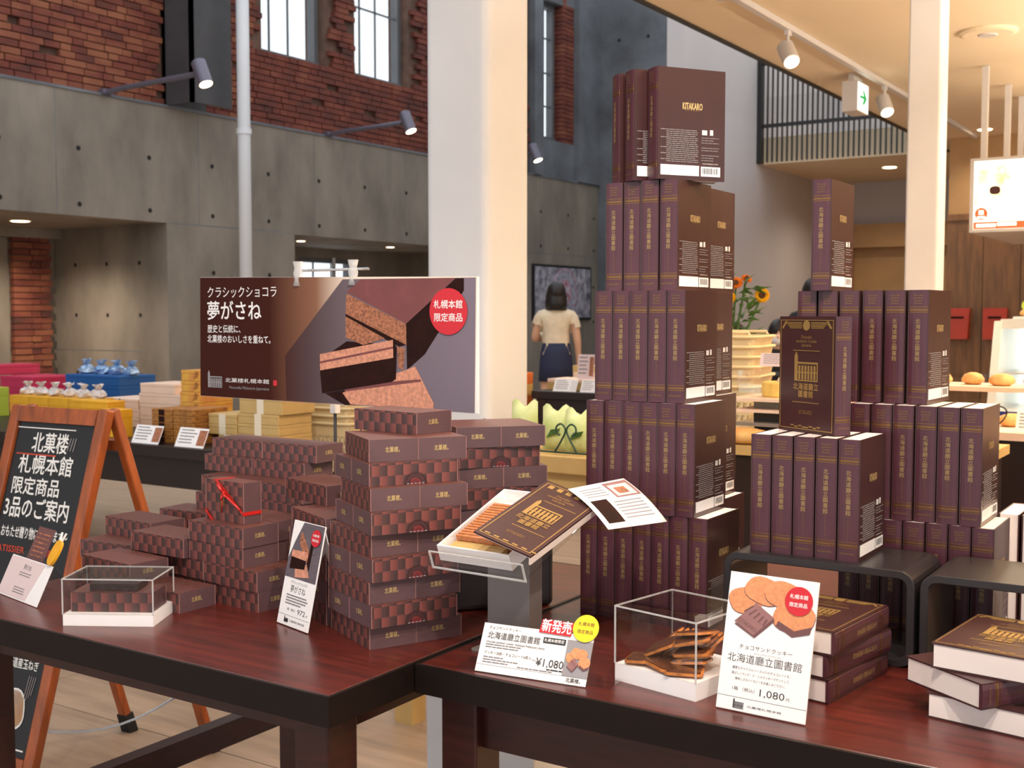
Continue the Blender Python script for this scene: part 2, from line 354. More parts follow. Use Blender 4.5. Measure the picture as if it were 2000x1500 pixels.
# upper brick wall: mortar core with each brick laid in front
g = G(); YS = [4.0, WIN[0][0], WIN[0][1], WIN[1][0], WIN[1][1], 15.2]
g.box(-10.42, -10.085, -5, YS[1], 3.51, 7.2); g.box(-10.42, -10.085, YS[2], YS[3], 3.51, 7.2); g.box(-10.42, -10.085, YS[4], 15.95, 3.51, 7.2)
for a in WIN[:2]: g.box(-10.42, -10.085, a[0], a[1], 3.51, a[2])
wb = struct('wall_left_brick', g, 'mortar')
slots = []
bz = 3.545
while bz < 6.9:
    i = round((bz - 3.545) / .071); y = 5.9 - (.11 if i % 2 else 0)
    while y < 15.7:
        L = random.choice((0, 1, 1, 2, 3)); a = (.24, .21, .17, .115)[L]; yc = y + a / 2; y += a + .011
        if bz > 4.45 + (yc - 6.68) * .28: continue
        if any(q[0] - .02 < yc + a / 2 and yc - a / 2 < q[1] + .02 and bz > q[2] - .02 for q in WIN): continue
        if 8.62 < yc < 9.2: continue
        if random.random() < .012: continue
        slots.append((math.hypot(10, yc), L, yc, bz))
    bz += .071
slots.sort()
for d, L, yc, z in slots[:290]: obj('brick', bk[L], wb, (-10.08 + random.uniform(0, .012), yc, z), (0, R(random.uniform(-1.5, 1.5)), 0))
g = G()
for d, L, yc, z in slots[290:]:
    a = (.24, .21, .17, .115)[L]; e = random.uniform(0, .012); g.box(-10.1, -10.03 + e, yc - a / 2, yc + a / 2, z - .03, z + .03)
o = obj('brickwork', g, wb, mats='brick'); o['kind'] = 'stuff'
# concrete piers around the far window, brick pier, far wall
g = G(); g.box(-10.4, -9.95, 15.95, 16.2, 3.51, 7.2); g.box(-10.4, -9.95, 17.35, 18.1, 3.51, 7.2); g.box(-10.4, -10.05, 16.2, 17.35, 3.51, 4.12); g.box(-10.4, -10.05, 16.2, 17.35, 6.35, 7.2)
struct('trim_1', g, 'concrete_dark')
g = G()
for i in range(36):
    z = 4.15 + i * .071; g.box(-10.35, -10.06 + random.uniform(0, .012), 16.97, 17.1, z - .03, z + .03)
    g.box(-10.35, -10.06 + random.uniform(0, .012), 17.11, 17.34, z - .03, z + .03)
struct('trim_2', g, 'brick')
g = G(); g.box(-10, -5.0, 18.1, 18.4, 0, 7.2)
wf = struct('wall_far', g, 'concrete_dark')
g = G()
for xx in (-9.6, -9.05, -8.5, -7.95):
    for zz in (5.95, 5.05, 4.15, 3.2): g.disc((xx, 18.099, zz), .03, 10)
o = obj('tie_hole_marks', g, wf, mats='hole'); o['kind'] = 'stuff'
# steel post and rainwater pipe standing in front of the brick
g = G(); g.box(-10.05, -9.6, 8.62, 8.66, 3.51, 7.2); g.box(-9.64, -9.6, 8.62, 9.18, 3.51, 7.2); g.box(-10.05, -10.0, 8.62, 9.18, 3.51, 7.2)
struct('trim_3', g, 'steel_dark')
pipe = thing('downpipe', 'white vertical pipe running up the concrete wall beside the dark steel post', 'pipe', (-9.3, 9.06, 0))
obj('pipe_shaft', G().lathe([(.068, 0), (.068, 7.2)], 20), pipe, mats='white_paint', smooth=True)
obj('pipe_collar', G().lathe([(.08, 0), (.08, .06)], 20), pipe, (0, 0, 3.2), mats='white_paint')

# shop ceiling (underside of the upper floor), its black edge, the far balcony and walls
struct('ceiling', G().box(-2.95, 9, -5, 15.5, 3.0, 3.3).box(-5.05, -2.95, 12.97, 15.5, 3.0, 3.3), 'ceiling_paint')
struct('trim_4', G().box(-2.98, -2.95, -5, 12.94, 2.985, 3.32), 'black_trim')
g = G(); g.box(-5.25, -5.05, 10.92, 15.7, 0, 7.2); struct('wall_white', g, 'white_wall')
g = G(); g.box(-5.05, -2.75, 15.5, 15.7, 2.45, 3.0); g.box(-5.05, 9, 15.5, 15.7, 3.3, 6.5); struct('wall_back', g, 'white_wall')
g = G(); g.box(-5.05, -2.75, 15.5, 15.7, 0, 2.15); g.box(-5.05, -2.75, 15.3, 15.5, 2.15, 2.45); g.box(-5.05, -4.72, 15.35, 15.5, 0, 2.15); struct('wall_back_lower', g, 'tan_wall')
wr = struct('wall_right_far', G().box(-2.75, 9, 12.05, 12.2, 0, 3.0).box(-2.75, -2.6, 12.2, 15.5, 0, 3.0), 'tan_wall')
for i in range(16):
    obj('panel', G().box(-2.75 + i * .34, -2.75 + i * .34 + .334, 12.02, 12.05, 0, 2.2), wr, mats='wood_panel')
obj('panel_cap', G().box(-2.75, 3, 12.0, 12.05, 2.2, 2.26), wr, mats='wood_panel')
bal = thing('balcony_railing', 'black metal balcony railing with many thin vertical bars along the upper floor', 'railing', (-5.0, 12.9, 3.0))
bar = G().box(-.008, .008, -.012, .012, .01, 1.1).mesh('baluster', 'black_trim')
for i in range(38): obj('baluster', bar, bal, (.06 + i * .058, 0, 0))
obj('top_rail', G().box(0, 2.3, -.02, .02, 1.1, 1.13), bal, mats='black_trim'); obj('mid_rail', G().box(0, 2.3, -.015, .015, .4, .44), bal, mats='black_trim')
obj('end_post', G().box(-.05, 0, -.05, .05, 0, 1.45), bal, mats='black_trim')
obj('glass_panel', G().box(.02, 2.3, .05, .06, .44, .75), bal, mats='acrylic')
o = obj('armchair', G().ell((0, 0, .35), .4, .35, .35, 16, 8).box(-.4, .4, .1, .35, .3, 1.0), None, (-3.35, 14.4, 3.305), mats='black_cloth', smooth=True)
tag(o, 'dark rounded seat seen through the bars of the upper balcony', 'chair')

# big white column and slim pillar
g = G(); c = .035
def rsq(x0, x1, y0, y1, r, n=5):
    pts = []
    for cx, cy, a in ((x1 - r, y1 - r, 0), (x0 + r, y1 - r, 90), (x0 + r, y0 + r, 180), (x1 - r, y0 + r, 270)):
        for k in range(n + 1): pts.append((cx + r * math.cos(R(a + 90 * k / n)), cy + r * math.sin(R(a + 90 * k / n))))
    return pts
col = obj('column', G().extr([(x, y, 0) for x, y in rsq(-2.757, -2.467, 3.622, 3.922, .035)], (0, 0, 7.2)), mats='white_paint')
tag(col, 'thick white painted square column rising behind the hanging poster', 'column')
col2 = obj('column', G().extr([(x, y, 0) for x, y in rsq(-1.487, -1.339, 5.66, 5.808, .012)], (0, 0, 3.0)), mats='white_paint')
tag(col2, 'slim white pillar behind the shorter tower of book boxes', 'column')

# ceiling fittings
def downlight(x, y, z, label, watts=6, r=.055):
    t = thing('downlight', label, 'ceiling light', (x, y, z), 0, 'recessed downlights')
    obj('lamp_ring', G().lathe([(r, -.002), (r * 1.25, -.008), (r * 1.3, .0)], 20), t, mats='lamp_white'); obj('lamp_lens', G().lathe([(r, -.009), (r * .2, -.012)], 20), t, mats='lamp_glow')
    spot((x, y, z - .03), (x, y, 0), watts, WARM, 145, .8, .04)
downlight(-11.04, 7.56, 2.265, 'round downlight glowing in the concrete niche ceiling at far left', 130, .09)
downlight(-10.77, 11.48, 2.25, 'left of two downlights in the niche behind the poster', 40); downlight(-10.69, 13.23, 2.25, 'right of two downlights in the niche behind the poster', 40)
downlight(-3.86, 13.98, 3.0, 'round downlight under the balcony', 60, .075); downlight(-2.34, 11.6, 3.0, 'small downlight in the ceiling right of the slim pillar', 25, .06)
trk = obj('lighting_track', G().box(-2.505, -2.465, -1, 11.9, 2.963, 2.998), mats='lamp_white'); tag(trk, 'white lighting track running along the cream ceiling', 'lighting track')
def tracklamp(x, y, tgt, watts, label):
    t = thing('track_lamp', label, 'spotlight', (x, y, 2.965), 0, 'ceiling track spotlights')
    obj('lamp_stem', G().box(-.012, .012, -.03, .03, -.03, 0).lathe([(.009, -.1), (.009, -.02)], 10), t, mats='lamp_white')
    d = (Vector(tgt) - Vector((x, y, 2.85))).normalized(); q = d.to_track_quat('-Z', 'Y').to_euler()
    h = obj('lamp_head', G().lathe([(.045, -.09), (.05, -.08), (.05, .06), (.03, .08)], 18), t, (0, 0, -.13), q, mats='lamp_white', smooth=False)
    obj('lamp_lens', G().lathe([(.043, -.0915), (.02, -.0925)], 18), h, mats='lamp_glow')
    spot(Vector((x, y, 2.83)) + d * .12, tgt, watts, WARM, 60, .6, .05)
tracklamp(-2.485, 6.8, (-1.2, 5.4, .8), 60, 'white track spotlight nearest the top edge of the picture')
tracklamp(-2.485, 8.83, (-1.5, 7.6, .8), 60, 'white track spotlight beside the green exit sign')
ex = thing('exit_sign', 'white hanging exit sign with a green arrow under the ceiling', 'exit sign', (-2.6, 8.5, 3.0))
obj('sign_case', G().box(-.055, .055, -.13, .13, -.27, -.06), ex, mats='lamp_white'); obj('hanger', G().box(-.02, .02, -.1, .1, -.06, 0), ex, mats='lamp_white')
obj('sign_face', G().box(.055, .057, -.12, .12, -.26, -.07), ex, mats='exit_white')
obj('arrow', G().extr([(.058, -.08, -.155), (.058, .01, -.155), (.058, -.02, -.115), (.058, .02, -.115), (.058, .085, -.165), (.058, .02, -.215), (.058, -.02, -.215), (.058, .01, -.175), (.058, -.08, -.175)], (.001, 0, 0)), ex, mats='exit_green')
for x, y, r, lb in ((-2.55, 5.98, .12, 'round ceiling vent plate beside the lighting track'), (-1.535, 7.63, .17, 'large round ceiling vent right of the slim pillar')):
    v = thing('ceiling_vent', lb, 'vent', (x, y, 3.0)); obj('vent_plate', G().lathe([(r, 0), (r, -.012), (r * .85, -.02)], 28), v, mats='ceiling_paint'); obj('vent_core', G().lathe([(r * .35, -.02), (r * .3, -.026)], 20), v, mats='lamp_white')
# arm lamps on the concrete ledge
for x, y, z, fx, lb in ((-8.59, 7.84, 3.5, 1, 'grey arm lamp on the concrete ledge, left of the dark steel post'), (-8.74, 11.16, 3.53, 1, 'grey arm lamp on the ledge below the brick wall windows'), (-8.88, 14.24, 3.6, 1, 'arm lamp peeking out right of the thick white column')):
    t = thing('arm_lamp', lb, 'wall lamp', (-10.0, y, 3.5), 0, 'arm lamps on the ledge'); L = x + 10
    obj('arm', G().tube([(0, 0, .02), (.3, 0, .04), (L - .08, 0, .06)], .028, 8), t, mats='lamp_grey'); obj('foot', G().box(-.05, .05, -.06, .06, 0, .05), t, mats='lamp_grey')
    h = obj('lamp_head', G().lathe([(.07, -.12), (.07, .12), (.04, .14)], 18), t, (L, 0, .06), (0, R(-25), 0), mats='lamp_grey'); obj('lamp_lens', G().lathe([(.062, -.121), (.03, -.124)], 18), h, mats='lamp_glow')
    spot((x + .05, y, z - .12), (x + 1.0, y, 0), 60, WARM, 90, .6, .05)
# framed picture on the left wall
pc = thing('framed_picture', 'dark framed picture with a pale round rosette on the far concrete wall', 'picture', (-9.97, 16.9, 1.65))
obj('frame', G().box(-.03, .01, -.97, .9, -.46, .44), pc, mats='black_trim'); obj('print', G().box(.01, .014, -.93, .86, -.42, .40), pc, mats='picture')
obj('rosette', G().disc((.0145, .0, 0), .4, 30, 0, 'x', .001), pc, mats='picture_red')
mat('picture_pale', (190, 188, 200), .5, col2=(110, 106, 124), scale=14)
for k in range(14): obj('rosette_petal', G().disc((.016 + .0003 * k, .29 * math.cos(k * .449), .29 * math.sin(k * .449)), .085, 14, 0, 'x', .0008), pc, mats='picture_pale')

# ================================================================= TABLES
T = .73
def table(label, x0, x1, y0, y1, ap=.088):
    t = thing('display_table', label, 'table', ((x0 + x1) / 2, (y0 + y1) / 2, 0)); hx, hy = (x1 - x0) / 2, (y1 - y0) / 2
    bevel(obj('table_top', G().box(-hx + .006, hx - .006, -hy + .006, hy - .006, T - .04, T), t, mats='table_wood'), .002)
    for a, b, c, d in ((-hx, hx, -hy, -hy + .006), (-hx, hx, hy - .006, hy), (-hx, -hx + .006, -hy + .006, hy - .006), (hx - .006, hx, -hy + .006, hy - .006)):
        obj('edge_band', G().box(a, b, c, d, T - .048, T - .0006), t, mats='edge_band')
    i = .03
    for sx in (-1, 1):
        for sy in (-1, 1):
            cx, cy = sx * (hx - i - .035), sy * (hy - i - .035); bevel(obj('leg', G().box(cx - .035, cx + .035, cy - .035, cy + .035, 0, T - .04), t, mats='table_dark'), .004)
    for sy in (-1, 1):
        cy = sy * (hy - i - .035); obj('apron', G().box(-hx + i + .07, hx - i - .07, cy - .014, cy + .014, T - ap, T - .04), t, mats='table_dark')
    for sx in (-1, 1):
        cx = sx * (hx - i - .035); obj('apron', G().box(cx - .014, cx + .014, -hy + i + .07, hy - i - .07, T - ap, T - .04), t, mats='table_dark')
        obj('stretcher', G().box(cx - .02, cx + .02, -hy + i + .07, hy - i - .07, .25, .31), t, mats='table_dark')
    return t
table('dark red wooden table carrying the checkered chocolate boxes', -2.19, -1.167, 1.293, 2.30)
table('dark red wooden table carrying the towers of book boxes', -1.163, .55, 1.497, 2.56, .135)
wc = thing('storage_carton', 'white carton standing on the floor under the tables', 'carton', (-1.58, 2.42, 0)); obj('carton_body', G().box(-.155, .155, -.14, .14, 0, .5), wc, mats='paper'); obj('carton_lid', G().box(-.16, .16, -.145, .145, .5, .53), wc, mats='paper')

# ================================================================= BOOK BOXES
BT, BW, BH = .0362, .146, .2035
TITLE = '北海道廳立圖書館'
g = G(); b_ = .0025
g.box(-BT, -BT + b_, .002, BW, 0, BH); g.box(-b_, 0, .002, BW, 0, BH)
pr = [(-BT, .004), (-BT + .003, .0012), (-BT * .75, .0002), (-BT / 2, 0), (-BT * .25, .0002), (-.003, .0012), (0, .004)]
g.extr([(x, y, 0) for x, y in pr] + [(-b_, .0065, 0), (-BT + b_, .0065, 0)], (0, 0, BH), 1)
ME_COVER = g.mesh('cover', ['maroon_cover', 'maroon'])
ME_TRAY = G().box(-BT + b_, -b_, .0065, BW - .003, .0012, BH - .0006).mesh('tray', 'page_white')
def bandmesh(z):
    g = G()
    for dz, h in ((-.0052, .0009), (-.0014, .0016), (-.0026, .0005), (.0011, .0005), (.0042, .0009)):
        g.add([(x, y - .0005, z + dz) for x, y in pr] + [(x, y - .0005, z + dz + h) for x, y in pr], [(i, i + 1, 8 + i, 7 + i) for i in range(6)])
    return g.mesh('gold_band', 'gold_band')
ME_BAND1, ME_BAND2 = bandmesh(BH * .828), bandmesh(BH * .135)
mat('gold_title', (178, 148, 98), .4, metal=.3)
ME_TITLE = text(TITLE, .0094, 'gold_title', vertical=True, line=1.02)
ME_SUB = text('チョコサンドクッキー', .0036, 'gold_dim', vertical=True, line=1.15)
ME_HEAD = text('Chocolat\nsandwich\nCookie\nlibrairie', .0046, 'gold_dim', line=1.0)
ME_MAKER = text('KITAKARO', .005, 'gold_dim')
mat('gold_logo', (214, 186, 130), .4, metal=.3)
ME_LOGO = text('KITAKARO', .0175, 'gold_logo', bold=.022, width=.042)
ME_LOGO_SUB = text('S A P P O R O', .004, 'gold_dim', width=.03)
ME_WEB = text('www.kitakaro.com', .0042, 'print_white', width=.034)
g = G(); random.seed(3)
def dashes(g, x0, x1, z, h, y=0, mi=0):
    x = x0
    while x < x1 - .002:
        e = min(x1, x + random.uniform(.004, .014)); g.box(x, e, y - .0003, y, z, z + h, mi); x = e + .0011
for i in range(17): dashes(g, .008 + (.012 if i not in (0, 4, 9, 12, 15) else 0), .008 + random.choice((.076, .078, .08, .055 if i in (3, 8, 15) else .079)), .09 - i * .0036, .0017)
for i in range(10):
    if i not in (3, 6): dashes(g, .095, .095 + random.choice((.036, .038, .026)), .078 - i * .0046, .0015)
mat('print_faint', (132, 124, 124), .6)
ME_BACK = g.mesh('small_print', 'print_faint')
g = G(); g.box(.096, .107, -.0004, 0, .084, .093); g.box(.113, .12, -.0004, 0, .084, .094); ME_MARK = g.mesh('recycling_mark', 'print_white')
ME_LABEL = G().box(.008, .09, -.0005, 0, .008, .027).mesh('white_label', 'paper')
g = G(); g.box(.094, .136, -.0005, 0, .008, .026)
x = .098
while x < .131: wd = random.choice((.0009, .0013, .0018)); g.box(x, x + wd, -.0007, -.0005, .0125, .0235, 1); x += wd + random.choice((.0014, .002))
ME_BAR = g.mesh('barcode', ['paper', 'ink'])
# front cover: gold frame, library building, lettering (drawn in the x-z plane, facing -y)
def building(s, mi=0, g=None):
    g = g or G()
    g.box(-.5 * s, -.36 * s, -.0004, 0, 0, .72 * s, mi); g.extr([(-.5 * s, 0, .72 * s), (-.36 * s, 0, .72 * s), (-.43 * s, 0, .86 * s)], (0, -.0004, 0), mi)
    for k in range(6):
        g.box((-.32 + k * .13) * s, (-.24 + k * .13) * s, -.0004, 0, .05 * s, .46 * s, mi)
    g.box(-.36 * s, .5 * s, -.0004, 0, .5 * s, .56 * s, mi); g.box(-.36 * s, .5 * s, -.0004, 0, 0, .035 * s, mi); g.box(.46 * s, .5 * s, -.0004, 0, .03 * s, .5 * s, mi); g.box(-.36 * s, .5 * s, -.0003, 0, .24 * s, .27 * s, mi)
    return g
ME_BUILD = building(.06).mesh('library_emblem', 'gold')
g = G()
def ring(g, x0, x1, z0, z1, t):
    g.box(x0, x1, -.0004, 0, z0, z0 + t); g.box(x0, x1, -.0004, 0, z1 - t, z1); g.box(x0, x0 + t, -.0004, 0, z0 + t, z1 - t); g.box(x1 - t, x1, -.0004, 0, z0 + t, z1 - t)
hw = BW / 2
ring(g, -hw + .005, hw - .005, .005, BH - .006, .0012)
for s in (-1, 1):
    for k in range(5): g.box(min(s * .012, s * (.055 - k * .003)), max(s * .012, s * (.055 - k * .003)), -.0005, 0, BH - .0115 - k * .0024, BH - .0102 - k * .0024)
    g.extr([(s * .055, 0, BH - .008), (s * .064, 0, BH - .02), (s * .061, 0, BH - .022), (s * .05, 0, BH - .009)], (0, -.0005, 0))
    for k in range(4): g.box(min(s * .01 * k, s * (.01 * k + .008)), max(s * .01 * k, s * (.01 * k + .008)), -.0005, 0, .008 + .002 * (k % 2), .010 + .002 * (k % 2))
g.disc((0, 0, BH - .016), .009, 16, 0, 'y', .0006)
for z in (.143, .052): g.box(-.034, .034, -.0004, 0, z, z + .0012)
ME_FRAME = g.mesh('gold_frame', 'gold')
ME_FT1 = text('北海道廳立\n圖書館', .0132, 'gold', bold=.012, line=1.0); ME_FT2 = text('Chocolat\nsandwich Cookie\nLibrairie', .0076, 'gold', line=.95); ME_FT3 = text('KITAKARO', .0105, 'gold_dim', width=.034)
def book(label, M, group, spine=True, back=False, front=False, edge=False):
    t = bpy.data.objects.new('book_box', None); COL.objects.link(t); t.empty_display_size = .03; t.matrix_world = M; tag(t, label, 'book box', group)
    cv = obj('cover', ME_COVER, t); obj('tray', ME_TRAY, t)
    if spine:
        obj('gold_band', ME_BAND1, t); obj('gold_band', ME_BAND2, t)
        cx = -BT / 2; y = -.0009
        obj('title', ME_TITLE, t, (cx, y, BH * .56), FY); obj('subtitle', ME_SUB, t, (cx, y, BH * .27), FY); obj('heading', ME_HEAD, t, (cx, y, BH * .92), FY); obj('maker_name', ME_MAKER, t, (cx, y, BH * .062), FY)
    if back:
        q = (0, 0, R(90))
        bp = obj('back_print', ME_BACK, t, (.0003, 0, 0), q); obj('recycling_mark', ME_MARK, t, (.0003, 0, 0), q); obj('white_label', ME_LABEL, t, (.0003, 0, 0), q); obj('barcode', ME_BAR, t, (.0003, 0, 0), q)
        obj('maker_logo', ME_LOGO, t, (.0006, .075, BH * .66), FXP); obj('maker_logo_line', ME_LOGO_SUB, t, (.0006, .075, BH * .625), FXP); obj('web_address', ME_WEB, t, (.0006, .114, .0315), FXP)
    if front:
        q = (0, 0, R(-90)); X = -BT - .0003; yc = BW / 2 + .002
        obj('gold_frame', ME_FRAME, t, (X, yc, 0), q); obj('library_emblem', ME_BUILD, t, (X, yc, .09), q)
        obj('cover_title', ME_FT1, t, (X - .0004, yc, .073), FXN); obj('cover_heading', ME_FT2, t, (X - .0004, yc, .160), FXN); obj('maker_logo', ME_FT3, t, (X - .0004, yc, .035), FXN)
    return t
def upright(x, y, z, rz): return Matrix.Translation((x, y, z)) @ Matrix.Rotation(R(rz), 4, 'Z')
def row(n, x, y, z, rz, pitch, what, group, back=True, jit=.0025):
    for i in range(n):
        c, s = math.cos(R(rz)), math.sin(R(rz)); dy = 0 if i == 0 else random.uniform(-jit, jit)
        M = upright(x - c * pitch * i - s * dy, y - s * pitch * i + c * dy, z, rz)
        side = 'rightmost' if i == 0 else ('leftmost' if i == n - 1 else ORD[n - 1 - i] + ' from the left')
        book('maroon gold-lettered book box, %s in %s' % (side, what), M, group, back=(back and i == 0))
GA, GB = 'book boxes in the tall left tower', 'book boxes in the shorter right tower'
random.seed(11)
ZB = [T + .204 * k for k in range(6)]
row(7, -.8416, 1.9285, ZB[0], -.4, .03745, 'bottom row of tall tower', GA)
row(6, -.8671, 1.9277, ZB[1], .6, .0366, 'six-box row of tall tower', GA)
row(5, -.8936, 1.9405, ZB[2], .2, .0371, 'five-box row of tall tower', GA)
row(4, -.9281, 1.9800, ZB[3], -.7, .0386, 'four-box row of tall tower', GA)
for z, x, y, w_ in ((0, -.907, 2.125, 'bottom'), (1, -.925, 2.12, 'six-box'), (2, -.937, 2.125, 'five-box'), (3, -.945, 2.15, 'four-box')):
    book('maroon book box standing behind the %s row of tall tower, back cover out' % w_, upright(x, y, ZB[z], 1), GA, back=True)
for x, y, rz, lb in ((-.9634, 1.9637, -34, 'rightmost, largest back cover facing out'), (-1.012, 1.965, -36, 'middle one'), (-1.053, 1.987, -38, 'leftmost')):
    book('maroon book box on top of tall tower, %s' % lb, upright(x, y, ZB[4], rz), GA, back=(lb != 'leftmost'))
random.seed(5)
row(5, -.5725, 1.9309, T + .1572, -.5, .0388, 'row on the black shelf', GB)
row(6, -.5196, 2.1450, ZB[2], -2.0, .0413, 'six-box row of right tower', GB)
row(6, -.4178, 2.1109, ZB[1], .1, .0383, 'third row of right tower', GB)
row(7, -.3934, 2.1025, ZB[0], .6, .0383, 'bottom row behind black shelf', GB)
book('single maroon book box standing alone on top of right tower', upright(-.6932, 2.1328, ZB[3], 1), GB, back=True)
# front-cover book: near corner, cover runs left at 150 deg
M = upright(-.6272, 1.9697, T + .1572 + .204, 60) @ Matrix.Translation((BT, 0, 0))
book('maroon book box showing its gold-framed front cover, on the shelf row', M, GB, front=True)
# two boxes turned with their white fore-edge out
for x, lb in ((-.385, 'left'), (-.345, 'right')):
    book('book box turned with white edge out, %s of two at far right' % lb, upright(x - BT, 2.43, ZB[0], 180), GB, spine=False)
# boxes lying flat, front cover up: book x -> -z, book z -> direction along spine
def flat(x, y, z, th):
    # near corner (white end / spine edge); spine runs along th, boxes extend to the left of it
    a = Vector((math.cos(R(th)), math.sin(R(th)), 0)); b = Vector((-math.sin(R(th)), math.cos(R(th)), 0)); zz = Vector((0, 0, 1))
    M = Matrix.Identity(4)
    for i in range(3): M[i][0] = -zz[i]; M[i][1] = b[i]; M[i][2] = a[i]; M[i][3] = (x, y, z)[i]
    return M
for k, (x, y, th, lb) in enumerate(((-.5315, 1.6638, 82, 'bottom'), (-.5365, 1.6648, 79, 'middle'), (-.5238, 1.6628, 84, 'top'))):
    book('book box lying flat, %s of the pile behind the cookie sign' % lb, flat(x, y, T + k * .0364, th), 'book boxes lying flat', front=(k == 2))
for k, (x, y, th, lb) in enumerate(((-.2565, 1.6686, 81.3, 'bottom'), (-.3178, 1.6467, 56.5, 'askew middle'), (-.2500, 1.672, 84, 'top'))):
    book('book box lying flat, %s of the pile at the right edge' % lb, flat(x, y, T + k * .0364, th), 'book boxes lying flat', front=(k == 2))

# black display cubes (open frames with rounded corners)
def cube(x0, x1, y0, y1, h, label):
    t = thing('display_cube', label, 'display shelf', ((x0 + x1) / 2, (y0 + y1) / 2, T)); hx = (x1 - x0) / 2; hy = (y1 - y0) / 2
    o1 = rsq(-hx, hx, 0, h, .026, 6); i1 = rsq(-hx + .013, hx - .013, .013, h - .013, .014, 6); n = len(o1)
    vs = [(x, -hy, z) for x, z in o1] + [(x, -hy, z) for x, z in i1] + [(x, hy, z) for x, z in o1] + [(x, hy, z) for x, z in i1]; fs = []
    for k in range(n):
        j = (k + 1) % n; fs += [(k, j, n + j, n + k), (2 * n + k, 3 * n + k, 3 * n + j, 2 * n + j), (k, 2 * n + k, 2 * n + j, j), (n + k, n + j, 3 * n + j, 3 * n + k)]
    bevel(obj('frame', G().add(vs, fs), t, mats='black_shelf', smooth=False), .0015)
cube(-.800, -.474, 1.905, 2.085, .1572, 'black open display cube carrying a row of five book boxes')
cube(-.466, -.14, 1.905, 2.085, .1572, 'empty-topped black open display cube at the right edge')

# ================================================================= CHOCOLATE BOXES
CL, CWD, CH, CP = .165, .088, .039, .0393
def boxmesh(L, Wd, H):
    g = G(); x, y, z = L / 2, Wd / 2, H
    g.add([(-x, -y, 0), (x, -y, 0), (x, y, 0), (-x, y, 0), (-x, -y, z), (x, -y, z), (x, y, z), (-x, y, z)], [(0, 1, 5, 4), (2, 3, 7, 6)], 0)
    g.f += [(4, 5, 6, 7), (0, 3, 2, 1)]; g.m += [1, 1]; g.f += [(1, 2, 6, 5), (3, 0, 4, 7)]; g.m += [2, 2]
    e = .0007
    for sx in (-1, 1):
        for sy in (-1, 1): g.box(sx * x - e, sx * x + e, sy * y - e, sy * y + e, .0006, z - .0002, 3)
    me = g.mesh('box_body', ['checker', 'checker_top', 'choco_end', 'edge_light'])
    uv = me.uv_layers.new(name='UVMap')
    for p in me.polygons:
        for li in p.loop_indices:
            v = me.vertices[me.loops[li].vertex_index].co
            uv.data[li].uv = (v.x + 1 + (.0061 if p.normal.y < 0 else 0), (v.z if abs(p.normal.z) < .5 else v.y) + 1.0006)
    return me
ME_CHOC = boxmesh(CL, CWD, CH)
ME_KANJI = text('北菓楼。', .0105, 'gold_logo', bold=.012, width=.026)
g = G()
def arc(g, r0, r1, mi, y, a0=0, a1=180, n=18):
    vs = [(r * math.cos(R(a0 + (a1 - a0) * k / n)), y, r * math.sin(R(a0 + (a1 - a0) * k / n))) for k in range(n + 1) for r in (r0, r1)]
    g.add(vs, [(2 * k, 2 * k + 1, 2 * k + 3, 2 * k + 2) for k in range(n)], mi)
arc(g, .0125, .0185, 0, -.0003); arc(g, .0200, .0208, 0, -.0003); arc(g, .0213, .0218, 0, -.0003); arc(g, .002, .0105, 1, -.0005)
for k in range(3): arc(g, .0035 + .002 * k, .0043 + .002 * k, 0, -.0007, 25, 155)
for k in range(5): g.box(-.016 + k * .007, -.012 + k * .007, -.0006, -.0003, .0006, .0022, 2)
mat('emblem_dark', (74, 42, 44), .5); mat('emblem_red', (130, 40, 44), .5)
ME_EMB = g.mesh('flower_emblem', ['emblem_dark', 'emblem_red', 'print_grey'])
def choc(label, cx, cy, k, rz, group, emblem=False, z=None, ends=True):
    t = thing('chocolate_box', label, 'chocolate box', (cx, cy, T + k * CP if z is None else z), R(rz), group)
    obj('box_body', ME_CHOC, t)
    if ends: obj('gold_lettering', ME_KANJI, t, (-CL / 2 - .0009, 0, CH * .52), FXN)
    if emblem: obj('flower_emblem', ME_EMB, t, (.002, -CWD / 2 - .0008, .0))
    return t
def near(x, y, th, L, Wd):      # centre of a footprint given near corner and direction
    a = (math.cos(R(th)), math.sin(R(th))); b = (-a[1], a[0]); return x + a[0] * L + b[0] * Wd, y + a[1] * L + b[1] * Wd
def layer(kind, k, x, y, th, name, group, gap=.0885):
    what = '%s layer of %s' % (ORD[k], name)
    if kind == 'E':
        for i, lb in ((0, 'left'), (1, 'right')):
            cx, cy = near(x, y, th, CWD / 2 + i * gap, CL / 2); choc('chocolate box, lettered end out, %s in %s' % (lb, what), cx, cy, k, th + 90, group)
    else:
        for i, lb in ((0, 'front'), (1, 'rear')):
            cx, cy = near(x, y, th, CL / 2, CWD / 2 + i * gap); choc('chocolate box, checkered side out, %s in %s' % (lb, what), cx, cy, k, th, group, emblem=(i == 0))
SA = 'chocolate boxes in the tall front stack'
AL = [('E', -1.2741, 1.5153, 64.4), ('S', -1.2625, 1.5070, 65.7), ('E', -1.2700, 1.5100, 66.0), ('S', -1.2606, 1.508, 66.0), ('E', -1.2722, 1.5192, 66.0), ('S', -1.2659, 1.5128, 61.0), ('E', -1.2731, 1.5193, 58.5), ('S', -1.2867, 1.5325, 60.6), ('E', -1.3000, 1.5480, 55.0)]
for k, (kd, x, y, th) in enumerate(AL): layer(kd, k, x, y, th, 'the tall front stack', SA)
cx, cy = near(-1.2823, 1.6589, 82.2, CWD / 2, CL / 2); choc('single checkered chocolate box crowning the tall front stack', cx, cy, 9, 172.2, SA)
SB = 'chocolate boxes in the stack behind the tall one'
